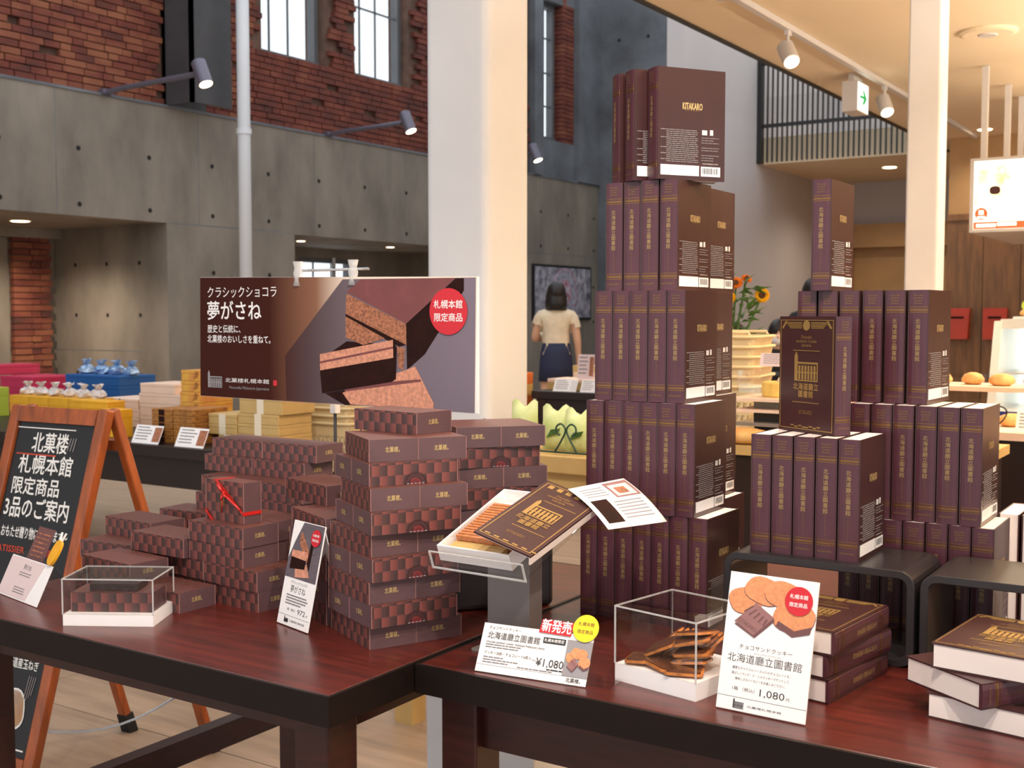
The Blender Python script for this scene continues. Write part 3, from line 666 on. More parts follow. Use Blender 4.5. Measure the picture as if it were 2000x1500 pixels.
for k in range(4, 9): layer('ES'[k % 2], k, -1.300 + .003 * (k % 2), 1.812 - .004 * (k % 3), 50 + 4 * (k % 2), 'the stack behind the tallest', SB)
rz_ = thing('riser', 'navy black riser block under the stack behind the tall stack', 'riser', (near(-1.300, 1.812, 50, .088, .083)[0], near(-1.300, 1.812, 50, .088, .083)[1], T), R(50))
bevel(obj('riser_block', G().box(-.1, .1, -.095, .095, 0, .1572), rz_, mats='black_shelf'), .012, 3)
S2 = 'chocolate boxes in the low stack left of the tall one'
for k in range(5): layer('ES'[k % 2], k, -1.442, 1.594, 65, 'the low stack behind tent sign', S2)
cx, cy = near(-1.535, 1.70, 72, CWD / 2, CL / 2); choc('chocolate box with grey gold-lettered end, loose on top of the low stack', cx, cy, 5, 162, S2)
PB = 'chocolate boxes piled at the left'
PILE = [('E4', 0, -1.613, 1.592, 84, 'bottom box of the centre pile beside the tent sign'), ('E3', 1, -1.613, 1.589, 84, 'second box up in the centre pile beside the tent sign'),
        ('E2', 2, -1.657, 1.596, 85, 'third box up in the centre pile, left one'), ('E2b', 2, -1.655, 1.686, 85, 'third box up in the centre pile, rear one'),
        ('E1', 3, -1.655, 1.595, 85.5, 'box right under the upright gift box'), ('E1b', 3, -1.653, 1.685, 85.5, 'box behind the one under the upright gift box'),
        ('E4l', 0, -1.782, 1.612, 85, 'bottom box left of the centre pile'), ('E3l', 1, -1.782, 1.609, 85, 'box in the second layer left of the centre pile'),
        ('E4r', 0, -1.602, 1.684, 85, 'bottom rear box of the centre pile'), ('E3r', 1, -1.602, 1.682, 85, 'second layer rear box of the centre pile'),
        ('G', 0, -1.7336, 1.505, 88.7, 'box on the table beside the clear case, lettered end out'),
        ('H4', 2, -1.828, 1.600, 88, 'box in front of the left steps, third layer'),
        ('H3u', 0, -1.907, 1.510, 85, 'bottom box behind the clear case'), ('H3', 1, -1.872, 1.503, 85, 'box whose top shows just above the clear case'),
        ('H7', 0, -2.015, 1.629, 92, 'bottom box at the table left edge'), ('H2', 1, -2.011, 1.629, 94, 'second layer box at the table left edge'),
        ('H8', 0, -2.02, 1.725, 90, 'bottom box of the far left steps'), ('H9', 1, -2.02, 1.722, 90, 'second layer box of the far left steps'), ('H1', 2, -2.025, 1.683, 86, 'top box of the far left steps'),
        ('Ha', 0, -2.005, 1.83, 92, 'bottom box at the back left'), ('Hb', 1, -2.005, 1.83, 92, 'second box at the back left'), ('H5', 2, -2.005, 1.845, 95, 'top box at the back left beside the gift box'),
        ('C5', 4, -1.7566, 1.868, 86, 'fifth layer box below the poster'), ('C5l', 4, -1.924, 1.875, 86, 'fifth layer left box below the poster'),
        ('C4', 5, -1.813, 1.935, 87, 'sixth layer right box below the poster'), ('C3', 5, -1.981, 1.9412, 87, 'sixth layer left box below the poster'),
        ('C1', 6, -1.790, 1.950, 90, 'top right box below the poster'), ('C2', 6, -1.957, 1.950, 89, 'top left box below the poster')]
for n, k, x, y, th, lb in PILE:
    cx, cy = near(x, y, th, CWD / 2, CL / 2); choc('brown checkered chocolate box, ' + lb, cx, cy, k, th + 90, PB)
for k in range(4):
    for i, (x, lb) in enumerate(((-1.765, 'right'), (-1.933, 'left'))):
        for j, y in enumerate((1.868, 1.959)):
            if i == 1 and j == 0 and k < 3: continue      # the back-left boxes stand here
            cx, cy = near(x, y, 87, CWD / 2, CL / 2); choc('checkered chocolate box, %s layer under the poster pile, %s %s' % (ORD[k], ('front', 'rear')[j], lb), cx, cy, k, 177, PB)
for y, lb in ((1.958, 'right'), ):
    cx, cy = near(-1.765, y, 86, CWD / 2, CL / 2); choc('checkered chocolate box hidden behind the fifth layer, %s' % lb, cx, cy, 4, 176, PB)
    cx, cy = near(-1.932, y + .010, 86, CWD / 2, CL / 2); choc('checkered chocolate box hidden behind the fifth layer, left', cx, cy, 4, 176, PB)
# upright gift box with red ribbon
cx, cy = near(-1.685, 1.627, 83, .021, .061)
gb = thing('gift_box', 'small upright checkered gift box tied with a red ribbon', 'gift box', (cx, cy, T + 4 * CP), R(173))
ME = boxmesh(.122, .042, .081); obj('box_body', ME, gb)
obj('gold_mark', G().box(.0, .012, .0212, .0218, .03, .055), gb, mats='gold_dim')
g = G(); yy = .0225
g.extr([(-.061, yy, .024), (-.061, yy, .017), (.012, yy, .068), (.03, yy, .0815), (.02, yy, .0815)], (0, .0008, 0))
g.extr([(.061, yy, .022), (.061, yy, .014), (.034, yy, 0), (.046, yy, 0)], (0, .0008, 0)); g.box(-.0622, -.0614, -.021, .022, .017, .024); g.box(.02, .03, -.021, .022, .0812, .082)
rb = obj('ribbon', g, gb, mats='ribbon')
g = G(); kx, kz = -.005, .058
for dx, dz in ((.016, .016), (-.012, -.008), (.004, -.014)): g.tube([(kx, yy + .004, kz), (kx + dx * .6 - .003, yy + .010, kz + dz * .7), (kx + dx, yy + .008, kz + dz), (kx + dx * .7 + .003, yy + .005, kz + dz * .5), (kx, yy + .004, kz)], .0022, 6)
g.ell((kx, yy + .004, kz), .0035, .0035, .0035, 10, 6); g.tube([(kx, yy + .008, kz), (kx - .03, yy + .004, kz - .018), (kx - .05, yy + .002, kz - .03)], .0025, 6); g.tube([(kx, yy + .008, kz), (kx + .003, yy + .006, kz - .02), (kx + .008, yy + .004, kz - .04)], .0014, 6)
obj('bow', g, rb, mats='ribbon', smooth=True)

# ================================================================= CLEAR CASES
def clearcase(name, label, loc, rz, L, D, H, base, openfront=False, rr=.003):
    t = thing(name, label, 'display case', loc, R(rz)); x, y = L / 2, D / 2
    obj('base', G().box(-x, x, -y, y, 0, base), t, mats='paper', label='opaque white base')
    e = .003
    for a, b, c, d in ((-x, x, -y, -y + e), (-x, x, y - e, y), (-x, -x + e, -y + e, y - e), (x - e, x, -y + e, y - e)): obj('clear_wall', G().box(a, b, c, d, base, H - e), t, mats='acrylic')
    obj('clear_top', G().box(-x, x, -y, y, H - e, H), t, mats='acrylic')
    g = G(); q = .0011
    for sx in (-1, 1):
        for sy in (-1, 1): g.box(sx * x - q, sx * x + q, sy * y - q, sy * y + q, base, H)
        g.box(sx * x - q, sx * x + q, -y, y, H - 2 * q, H); g.box(-x, x, sx * y - q, sx * y + q, H - 2 * q, H)
    obj('polished_edge', g, t, mats='acrylic_edge')
    return t
cx, cy = near(-1.7013, 1.416, 120.3, .056, .084)
clearcase('acrylic_case', 'clear acrylic case on white base holding a chocolate cake box', (cx, cy, T), 30.3, .168, .112, .087, .021)
t = thing('cake_box', 'open checkered box with a dark chocolate cake inside the clear case', 'cake box', (cx, cy, T + .0212), R(30.3))
ME = boxmesh(.152, .072, .036); obj('box_body', ME, t, (.0, 0, 0))
obj('chocolate_cake', G().extr([(-.045, -.026, .036), (.045, -.026, .036), (.045, .028, .036), (-.045, .028, .036)], (0, 0, .014)), t, mats='choco_cake')
cx, cy = near(-.7010, 1.571, 79, .074, .076)
clearcase('acrylic_case', 'clear acrylic case on white base filled with wrapped cookies', (cx, cy, T), -11, .152, .148, .118, .027)
CC = (cx, cy); random.seed(21)
mat('choc_wrap', (96, 56, 32), .16, coat=.7, var=.15, scale=30); mat('wrap_bronze', (206, 128, 62), .22, coat=.6, var=.18, scale=50)
def roundsq(s, r, z): return [(x, y, z) for x, y in rsq(-s, s, -s, s, r, 3)]
ME_C1 = G().extr([(x * 1.25, y, z) for x, y, z in roundsq(.0235, .007, 0)], (0, 0, .004)).mesh('cookie', 'wrap_bronze'); ME_C2 = G().extr([(x * 1.2, y, z) for x, y, z in roundsq(.0215, .004, .004)], (0, 0, .0022)).mesh('chocolate', 'choc_wrap')
spots = []
for i in range(9): spots.append((-.046 + i * .0115, .022 - .001 * i, .001 + .0008 * i, 0, -40 - i * .8, 18))
for i in range(6): spots.append((.026 + .003 * (i % 3), -.014 + .006 * (i % 2), .004 + i * .0085, random.uniform(-10, 10), random.uniform(-16, -4), random.uniform(-10, 35)))
spots += [(-.040, -.042, .0, 0, -4, 20), (-.004, -.044, .0, 0, 4, -15), (.036, -.046, .0, 0, 0, 30), (-.02, -.022, .012, 8, -26, 12)]
for i, (x, y, z, ax, ay, az) in enumerate(spots):
    p = Matrix.Rotation(R(-11), 3, 'Z') @ Vector((x, y, 0))
    lb = 'wrapped brown cookie, %s in the clear case' % (('leaning one, ' + ORD[i] + ' from the left') if i < 9 else ('flat one, ' + ORD[i - 9] + ' up the right heap') if i < 15 else ('lying at the case floor, ' + ORD[i - 15] + ' from the left'))
    lift = .003 + .024 * abs(math.sin(R(ay))) * (1 if i < 9 or i > 14 else .4)
    t = thing('cookie_sandwich', lb, 'cookie', (CC[0] + p.x, CC[1] + p.y, T + .0275 + z + lift), 0, 'cookies in the clear case'); t.rotation_euler = (R(ax), R(ay), R(az - 11))
    obj('cookie', ME_C1, t); obj('chocolate', ME_C2, t)

# ================================================================= SIGNS
def leaning(name, label, cat, x, y, rz, tilt, z=T):
    z = z + .0016
    t = bpy.data.objects.new(name, None); COL.objects.link(t); t.empty_display_size = .05
    t.matrix_world = Matrix.Translation((x, y, z)) @ Matrix.Rotation(R(rz), 4, 'Z') @ Matrix.Rotation(R(-tilt), 4, 'X'); return tag(t, label, cat)
def T2(par, body, size, m, x, z, align='CENTER', bold=0.0, line=1.0, y=-.0012, width=None, name='lettering'):
    return obj(name, text(body, size, m, align, bold, line, False, width), par, (x, y, z), FY)
def flatp(g, pts, y, mi=0, t=.0002): g.extr([(x, y, z) for x, z in pts], (0, -t, 0), mi)
def blob(cx, cz, rx, rz, rot=0, n=20, sq=2.6):
    o = []
    for k in range(n):
        a = 2 * math.pi * k / n; c, s = math.cos(a), math.sin(a); u = rx * math.copysign(abs(c) ** (2 / sq), c); v = rz * math.copysign(abs(s) ** (2 / sq), s)
        o.append((cx + u * math.cos(R(rot)) - v * math.sin(R(rot)), cz + u * math.sin(R(rot)) + v * math.cos(R(rot))))
    return o
def cookies_print(par, x0, z0, s, sz=None, m='cookie_print'):
    g = G(); sz = sz or s
    for i, (cx, cz, rx, rz, ro) in enumerate(((.20, .62, .195, .2, 20), (.42, .80, .24, .2, -25), (.66, .78, .22, .2, -20), (.80, .46, .24, .24, -15))):
        flatp(g, [(x0 + a * s, z0 + b * sz) for a, b in blob(cx, cz - .012, rx * 1.02, rz * 1.02, ro)], -.0011 - i * .0002, 1, .0001); flatp(g, [(x0 + a * s, z0 + b * sz) for a, b in blob(cx, cz, rx, rz, ro)], -.0012 - i * .0002, 0, .0001)
    flatp(g, [(x0 + a * s, z0 + b * sz) for a, b in ((.60, .30), (.80, .16), (1.0, .24), (1.02, .36), (.82, .26), (.62, .38))], -.0019, 1)
    flatp(g, [(x0 + a * s, z0 + b * sz) for a, b in ((.10, .24), (.36, .06), (.58, .36), (.57, .40))], -.0021, 2)
    flatp(g, [(x0 + a * s, z0 + b * sz) for a, b in ((.10, .28), (.345, .10), (.57, .41), (.34, .60))], -.0022, 3)
    for k in range(5): flatp(g, [(x0 + a * s, z0 + b * sz) for a, b in ((.20 + k * .06, .40 - k * .045 + .05), (.215 + k * .06, .39 - k * .045 + .05), (.32 + k * .045, .51 - k * .045 + .03), (.30 + k * .045, .52 - k * .045 + .03))], -.0024, 2)
    o = obj('cookie_photo', g, par, mats=[m, 'choc_print_dark', 'choc_print_dark', 'choc_print'])
    if s > .1:
        k = obj('embossed_name', text('KITAKARO', .009, 'choc_print_dark', width=.031), par, (x0 + .262 * s, -.0026, z0 + .245 * sz), (R(90), R(27.5), 0))
def badge(par, x, z, r, m, tm, l1, l2, ts, y=-.002):
    b = obj('round_badge', G().disc((x, y, z), r, 32, 0, 'y', .0004), par, mats=m)
    T2(par, l1, ts, tm, x, z + r * .28, bold=.012, y=y - .0007, name='badge_lettering'); T2(par, l2, ts, tm, x, z - r * .28, bold=.012, y=y - .0007, name='badge_lettering')
# big cookie sign
t = leaning('cookie_sign', 'white upright sign with cookie photo reading 1,080 yen in front of flat boxes', 'sign', -.666, 1.564, -1.7, 14.5)
W_, H_ = .134, .196
bevel(obj('board', G().box(0, W_, -.001, .003, 0, H_), t, mats='paper'), .0006)
cookies_print(t, .002, .1, .126, .092); badge(t, .108, .166, .0205, 'red_print', 'paper', '札幌本館', '限定商品', .0068, -.003)
T2(t, 'チョコサンドクッキー', .0076, 'ink', .066, .0905, width=.08); T2(t, 'ほっかいどうちょうりつとしょかん', .0026, 'ink', .07, .0835); T2(t, TITLE, .0138, 'ink', .066, .0735, width=.112)
for i, s in enumerate(('濃厚なキャラメルソース入りのチョコレートを、', '香ばしいラング・ド・シャクッキーでサンドして、', '美味しさのハーモニーをお楽しみください。')): T2(t, s, .0046, 'ink', .064, .060 - i * .0075, width=.088 - (i == 2) * .012)
T2(t, '1箱 （税込）', .0058, 'ink', .041, .031, width=.034); T2(t, '1,080', .0145, 'ink', .081, .0305, width=.037); T2(t, '円', .0055, 'ink', .106, .028)
obj('rule_line', G().box(0, W_, -.0013, -.001, .019, .0195), t, mats='ink'); obj('building_logo', building(.016), t, (.034, -.0012, .004), mats='ink')
T2(t, '北菓楼札幌本館', .0035, 'ink', .073, .0085, width=.052)
obj('support_leg', G().extr([(.03, .003, .0), (.1, .003, .0), (.1, .003, .12), (.03, .003, .12)], (0, .0015, 0)), t, rot=(R(-22), 0, 0), loc=(0, .0, .004), mats='paper')
# low price card with stickers
t = leaning('price_card', 'wide white price card with red new-release tag and yellow badge at table edge', 'price card', -1.058, 1.516, 6.7, 27.5)
W_, H_ = .191, .078
obj('card', G().box(0, W_, 0, .0008, 0, H_), t, mats='paper'); obj('clear_stand', G().box(-.001, W_ + .001, .001, .003, 0, H_ + .010), t, mats='acrylic')
obj('clear_foot', G().box(-.035, W_ + .04, .0, .06, .0, .0025), t, loc=(0, .0, 0), rot=(R(27.5), 0, 0), mats='acrylic')
T2(t, 'チョコサンドクッキー', .0058, 'ink', .010, .071, 'LEFT', width=None); T2(t, TITLE, .0125, 'ink', .010, .0585, 'LEFT', width=.092)
T2(t, 'Chocolat sandwich cookies  Hokkaido Prefectural Library', .0044, 'ink', .010, .0485, 'LEFT', bold=.01)
g = G(); random.seed(2)
for z, a, b in ((.0435, .010, .072), (.0395, .010, .068)): dashes(g, a, b, z, .0016, -.0004)
for z, a, b in ((.0235, .010, .045), (.0195, .010, .072), (.0155, .010, .055), (.0135, .072, .132)): dashes(g, a, b, z, .0016, -.0004)
obj('fine_print', g, t, mats='ink_light')
T2(t, 'クッキー20枚・チョコレート6枚入', .0062, 'ink', .010, .031, 'LEFT', width=.083); T2(t, '（税込）', .0034, 'ink', .099, .0285); T2(t, '¥1,080', .0175, 'ink', .126, .0265, width=.047); g = G(); dashes(g, .122, .152, .0165, .002, -.0004); obj('fine_print', g, t, mats='ink')
obj('black_tag', G().box(.108, .146, -.0012, -.0002, .058, .067), t, mats='ink'); T2(t, '札幌本館限定', .0058, 'paper', .127, .0622, bold=.01, y=-.0016, width=.034)
obj('photo_backing', G().box(.149, .191, -.0008, -.0002, .012, .068), t, mats='print_grey'); cookies_print(t, .151, .016, .040)
T2(t, '北菓楼。', .0075, 'ink', .172, .006, bold=.012); obj('rule_line', G().box(.0, W_, -.0005, -.0002, .0115, .0119), t, mats='ink_light')
obj('red_tag', G().extr([(.098, -.002, .0735), (.153, -.002, .0725), (.155, -.002, .0945), (.101, -.002, .0945)], (0, -.0004, 0)), t, mats='red_print'); T2(t, '新発売', .0215, 'paper', .127, .0838, bold=.02, y=-.0027, width=.05)
badge(t, .176, .088, .0215, 'yellow_print', 'gold_dim', '札幌本館', '限定商品', .0068, -.003)
# tent sign for the classic chocolate
t = leaning('tent_sign', 'narrow white tent sign with cake photo reading 972 yen', 'sign', -1.533, 1.560, -15.3, 12.5)
W_, H_ = .105, .190
bevel(obj('board', G().box(0, W_, -.001, .002, 0, H_), t, mats='paper'), .0006)
g = G(); flatp(g, [(.001, .086), (W_ - .001, .086), (W_ - .001, H_ - .001), (.035, H_ - .001), (.014, .15), (.001, .12)], -.0011, 0)
flatp(g, [(.03, .165), (.034, .172), (.072, .135), (.066, .118), (.032, .15)], -.0014, 1); flatp(g, [(.07, .16), (.078, .15), (.076, .105), (.066, .118)], -.0015, 3)
flatp(g, [(.012, .136), (.062, .138), (.066, .13), (.062, .122), (.012, .124)], -.0017, 2); flatp(g, [(.012, .124), (.062, .122), (.062, .106), (.012, .102)], -.0017, 3); flatp(g, [(.03, .106), (.066, .116), (.08, .094), (.034, .088)], -.0016, 2)
obj('cake_photo', g, t, mats=['slate', 'sponge', 'sponge_pink', 'choc_dark']); badge(t, .084, .166, .0155, 'red_print', 'paper', '札幌本館', '限定商品', .0052, -.003)
T2(t, 'クラシックショコラ', .0064, 'ink', .052, .0785, width=.055); T2(t, '夢がさね', .0145, 'ink', .052, .066, width=.05)
g = G()
for z in (.054, .049, .044, .039): dashes(g, .018, .09 - (.049 - z) ** 2 * 200, z, .0022, -.0012)
obj('fine_print', g, t, mats='ink_light'); T2(t, '1個 （税込）', .0052, 'ink', .042, .0295, width=.028); T2(t, '972', .013, 'ink', .075, .029, width=.026); T2(t, '円', .005, 'ink', .094, .0265)
obj('rule_line', G().box(.0, W_, -.0013, -.001, .0185, .0189), t, mats='ink'); obj('building_logo', building(.013), t, (.03, -.0012, .006), mats='ink'); T2(t, '北菓楼札幌本館', .0042, 'ink', .066, .010, width=.05)
obj('back_leg', G().extr([(.012, .0, .0), (.03, .0, .0), (.03, .0, .01), (W_ - .03, .0, .01), (W_ - .03, .0, .0), (W_ - .012, .0, .0), (W_ - .012, .0, H_ - .004), (.012, .0, H_ - .004)], (0, .002, 0)), t, loc=(0, .0882, .0186), rot=(R(26.5), 0, 0), mats='paper')
# small card with brown flap at far left of the table
t = leaning('price_card', 'pale pink price card with brown flap and yellow charm at the far left', 'price card', -2.177, 1.417, -10.7, 25.5)
obj('card', G().box(0, .181, 0, .0008, 0, .082), t, mats='paper'); mat('card_pink', (226, 204, 204), .5); obj('printed_half', G().extr([(0, -.0003, .003), (.125, -.0003, .003), (.15, -.0003, .08), (0, -.0003, .08)], (0, -.0003, 0)), t, mats='card_pink')
obj('brown_flap', G().box(.052, .125, .004, .0045, .078, .15), t, mats='choc_print_dark')
g = G(); random.seed(9)
for k in range(6): dashes(g, .062, .115, .135 - k * .009, .003, .0036)
obj('flap_print', g, t, mats='sponge'); T2(t, '夢がさね', .012, 'ink_light', .085, .064, width=.032); g = G()
for z in (.052, .047, .022, .017, .012): dashes(g, .06, .11, z, .0018, -.0006)
obj('fine_print', g, t, mats='ink_light'); obj('clear_stand', G().box(-.002, .183, .001, .0035, 0, .095), t, mats='acrylic')
g = G(); flatp(g, blob(.172, .108, .014, .026, -12), .0, 0, .006); flatp(g, [(.168, .13), (.172, .13), (.166, .15), (.163, .15)], .0, 1, .003); flatp(g, [(.174, .13), (.178, .13), (.183, .15), (.18, .15)], .0, 1, .003); obj('yellow_charm', g, t, mats=['box_yellow', 'paper'])
obj('back_foot', G().box(.01, .17, .0, .0025, -.004, .075), t, loc=(0, .072, .0365), rot=(R(53), 0, 0), mats='acrylic')

# hanging poster on its stand
PY = 2.06
ps = thing('poster_stand', 'thin black poster stand with clear clips behind the chocolate boxes', 'stand', (-1.863, PY + .036, T))
obj('pole', G().tube([(0, 0, .008), (0, 0, .70)], .004, 8), ps, mats='steel_dark'); obj('pole_base', G().box(-.02, .02, -.012, .03, 0, .008), ps, mats='steel_dark')
obj('cross_bar', G().tube([(-.11, -.004, .672), (.11, -.004, .672)], .0032, 8), ps, mats='chrome'); obj('pole_clamp', G().box(-.008, .008, -.009, .009, .335, .365), ps, mats='paper')
for x in (-.085, .085):
    obj('clip', G().lathe([(.013, -.03), (.009, -.015), (.012, 0), (.009, .012), (.013, .028)], 14), ps, (x, -.03, .664), mats='acrylic_edge', smooth=True)
pt = thing('poster', 'wide dark brown poster with chocolate cake photo hanging from the stand', 'poster', (0, PY, 0))
X0, X1, Z0, Z1 = -2.275, -1.428, 1.086, 1.384
obj('board', G().hexa([(X0 - .006, 0, Z0 + .006), (X1, 0, Z0), (X1, .006, Z0), (X0 - .006, .006, Z0 + .006), (X0, 0, Z1 + .006), (X1, 0, Z1 - .006), (X1, .006, Z1 - .006), (X0, .006, Z1 + .006)]), pt, mats='paper')
def gradmat(name, stops, x0, x1):
    m = bpy.data.materials.new(name); m.use_nodes = True; nt = m.node_tree; MATS[name] = m; tc = nt.nodes.new('ShaderNodeTexCoord'); s = nt.nodes.new('ShaderNodeSeparateXYZ'); nt.links.new(tc.outputs['Object'], s.inputs[0])
    mr = nt.nodes.new('ShaderNodeMapRange'); mr.inputs[1].default_value = x0; mr.inputs[2].default_value = x1; nt.links.new(s.outputs[0], mr.inputs[0]); cr = nt.nodes.new('ShaderNodeValToRGB'); nt.links.new(mr.outputs[0], cr.inputs[0])
    e = cr.color_ramp.elements; e[0].position = stops[0][0]; e[0].color = rgb(stops[0][1]); e[1].position = stops[-1][0]; e[1].color = rgb(stops[-1][1])
    for p, c in stops[1:-1]: q = e.new(p); q.color = rgb(c)
    b = nt.nodes['Principled BSDF']; nt.links.new(cr.outputs[0], b.inputs['Base Color']); b.inputs['Roughness'].default_value = .6; b.inputs['Specular IOR Level'].default_value = .15
gradmat('poster_ground', [(0, (60, 22, 14)), (.28, (62, 24, 16)), (.46, (140, 98, 76)), (.58, (238, 222, 204))], X0, X1)
gradmat('poster_slate', [(0, (70, 34, 28)), (.16, (84, 66, 68)), (.4, (112, 100, 108)), (1, (128, 116, 130))], -2.0, X1)
obj('print_ground', G().extr([(X0 - .0055, -.0002, Z0 + .0065), (X1 - .0065, -.0002, Z0 + .0005), (X1 - .001, -.0002, Z1 - .006), (X0, -.0002, Z1 + .0055)], (0, -.0002, 0)), pt, mats='poster_ground')
PR = [(0, [(-1.804, 1.378), (-1.432, 1.376), (-1.436, 1.087), (-1.886, 1.091), (-1.984, 1.093), (-1.987, 1.199)]), (6, [(-1.793, 1.236), (-1.70, 1.232), (-1.66, 1.2), (-1.86, 1.2)]),
      (1, [(-1.793, 1.349), (-1.751, 1.377), (-1.485, 1.376), (-1.62, 1.277)]), (2, [(-1.793, 1.345), (-1.62, 1.276), (-1.62, 1.23), (-1.796, 1.299)]), (3, [(-1.796, 1.299), (-1.62, 1.23), (-1.64, 1.226), (-1.796, 1.29)]), (2, [(-1.796, 1.293), (-1.681, 1.244), (-1.744, 1.228), (-1.796, 1.245)]),
      (3, [(-1.62, 1.277), (-1.485, 1.375), (-1.463, 1.375), (-1.463, 1.349), (-1.527, 1.264), (-1.569, 1.21), (-1.618, 1.175)]), (2, [(-1.646, 1.226), (-1.624, 1.223), (-1.628, 1.175), (-1.642, 1.179)]),
      (6, [(-1.86, 1.114), (-1.66, 1.147), (-1.55, 1.095), (-1.8, 1.089)]), (4, [(-1.807, 1.117), (-1.655, 1.164), (-1.595, 1.183), (-1.544, 1.103), (-1.546, 1.0895), (-1.782, 1.091)]), (5, [(-1.80, 1.128), (-1.64, 1.15), (-1.58, 1.155), (-1.578, 1.15), (-1.64, 1.142), (-1.80, 1.12)]),
      (4, [(-1.875, 1.205), (-1.657, 1.241), (-1.648, 1.223), (-1.656, 1.201), (-1.875, 1.167)]), (5, [(-1.875, 1.188), (-1.653, 1.227), (-1.653, 1.222), (-1.875, 1.183)]), (3, [(-1.875, 1.167), (-1.656, 1.201), (-1.66, 1.147), (-1.869, 1.114)]), (3, [(-1.657, 1.241), (-1.646, 1.223), (-1.649, 1.154), (-1.66, 1.147), (-1.656, 1.201)])]
g = G()
for i, (mi, pp) in enumerate(PR): flatp(g, pp, -.0006 - i * .0001, mi, .0001)
obj('cake_photo', g, pt, mats=['poster_slate', 'glaze', 'sponge', 'choc_dark', 'sponge_pink', 'glaze', 'choc_dark'])
def PT(s, size, x, z, width, bold=0, m='paper'):
    me = text(s, size, m, 'LEFT', bold, 1.0, False, width); mn = min(v.co.x for v in me.vertices); obj('lettering', me, pt, (x - mn, -.0014, z), FY)
PT('クラシックショコラ', .03, -2.248, 1.350, .236); PT('夢がさね', .05, -2.250, 1.303, .186, .012); PT('歴史と伝統に、', .021, -2.250, 1.260, .115, .008); PT('北菓楼のおいしさを重ねて。', .021, -2.251, 1.235, .217, .008)
PT('北菓楼札幌本館', .012, -2.190, 1.134, .15); PT('Nouvelle Pâtisserie Japonaise', .010, -2.175, 1.117, .135, 0, 'print_grey'); obj('building_logo', building(.05), pt, (-2.226, -.0014, 1.115), mats='print_grey'); obj('seal', G().box(-2.026, -2.014, -.0016, -.001, 1.126, 1.139), pt, mats='red_print')
badge(pt, -1.503, 1.304, .0505, 'red_print', 'paper', '札幌本館', '限定商品', .0195, -.003)

# chalkboard A-frame
def beam(a, b, wdt, dep, side, mi=0, g=None):
    a, b = Vector(a), Vector(b); d = (b - a).normalized(); s = Vector(side).normalized(); n = d.cross(s).normalized(); g = g or G(); s = s * wdt / 2; n = n * dep / 2
    g.hexa([a - s - n, a + s - n, a + s + n, a - s + n, b - s - n, b + s - n, b + s + n, b - s + n], mi); return g
cb = thing('chalkboard_sign', 'wooden A-frame chalkboard with white handwriting standing at the left', 'chalkboard', (-2.95, 2.14, 0))
wv = Vector((1, .06, 0)).normalized(); BRt, BRb = Vector((.2, 0, 1.03)), Vector((.15, -.25, 0.0)); wid = .365
BLt, BLb = BRt - wv * wid, BRb - wv * wid
for a, b, nm in ((BLb, BLt, 'stile'), (BRb, BRt, 'stile')): bevel(obj(nm, beam(a, b, .04, .03, wv), cb, mats='frame_wood'), .006)
d_ = (BRt - BRb).normalized()
up = lambda f: BRb + (BRt - BRb) * f
for f in (.975, .06): obj('rail', beam(up(f) - wv * (wid - .02), up(f) - wv * .02, .045 if f > .5 else .05, .028, d_), cb, mats='frame_wood')
n_ = wv.cross(d_).normalized()
obj('slate_panel', beam(up(.08) - wv * wid / 2, up(.955) - wv * wid / 2, wid - .04, .008, wv), cb, mats='chalk_black')
bt = Vector((.2, .02, 1.03)); bb = Vector((.33, .25, 0.0))
for off in (0, wid - .02):
    l = bevel(obj('rear_leg', beam(bb - wv * off, bt - wv * off, .032, .026, wv), cb, mats='frame_wood'), .005); obj('rubber_foot', beam(bb - wv * off + (bb - bt).normalized() * .002, bb - wv * off - (bb - bt).normalized() * .06, .038, .032, wv), l, mats='rubber')
obj('rear_rail', beam(bt - wv * (wid - .02) + (bb - bt) * .1, bt + (bb - bt) * .1, .03, .02, (bb - bt).normalized()), cb, mats='frame_wood')
p1, p2 = up(.16), bt + (bb - bt) * .8
obj('chain', G().tube([p1 + (p2 - p1) * (k / 8) + Vector((0, 0, -.05 * math.sin(math.pi * k / 8))) for k in range(9)], .0035, 5), cb, mats='chrome')
MB = Matrix.Identity(4)
nf = -(d_.cross(wv)).normalized()
if nf.y > 0: nf = -nf
d2_ = (d_ - wv * d_.dot(wv)).normalized()
for i in range(3): MB[i][0] = wv[i]; MB[i][1] = d2_[i]; MB[i][2] = nf[i]
def CT(s, size, m, u, f, width=None, bold=.014, rot=0, name='chalk_lettering'):
    p = up(f) - wv * (wid / 2) + wv * u + nf * .0052; o = obj(name, text(s, size, m, 'CENTER', bold, 1.0, False, width), cb); o.matrix_local = Matrix.Translation(p) @ MB @ Matrix.Rotation(R(rot), 4, 'Z'); return o
CT('北菓楼', .062, 'chalk', -.012, .895, .15); CT('札幌本館', .06, 'chalk', -.012, .835, .225); CT('限定商品', .054, 'chalk', -.035, .775, .20); CT('3品のご案内', .064, 'chalk', -.012, .715, .27)
CT('おもたせ贈り物にございます〜', .036, 'chalk', .0, .65, .28, .012); CT('PATISSIER', .026, 'chalk_red', -.09, .605, .13); CT('北海道', .024, 'chalk_red', .08, .605, .06); CT('北海道産玉ねぎ', .03, 'chalk', .06, .315, .15, .01)
def CP(pts, m, name='chalk_drawing'):
    g = G(); g.extr([(x, y, 0) for x, y in pts], (0, 0, .0008)); o = obj(name, g, cb, mats=m); o.matrix_local = Matrix.Translation(up(0) - wv * (wid / 2) + nf * .0052) @ MB
LN = (BRt - BRb).length
def bar_(x0, x1, f, h=.003): return [(x0, f * LN), (x1, f * LN), (x1, f * LN + h), (x0, f * LN + h)]
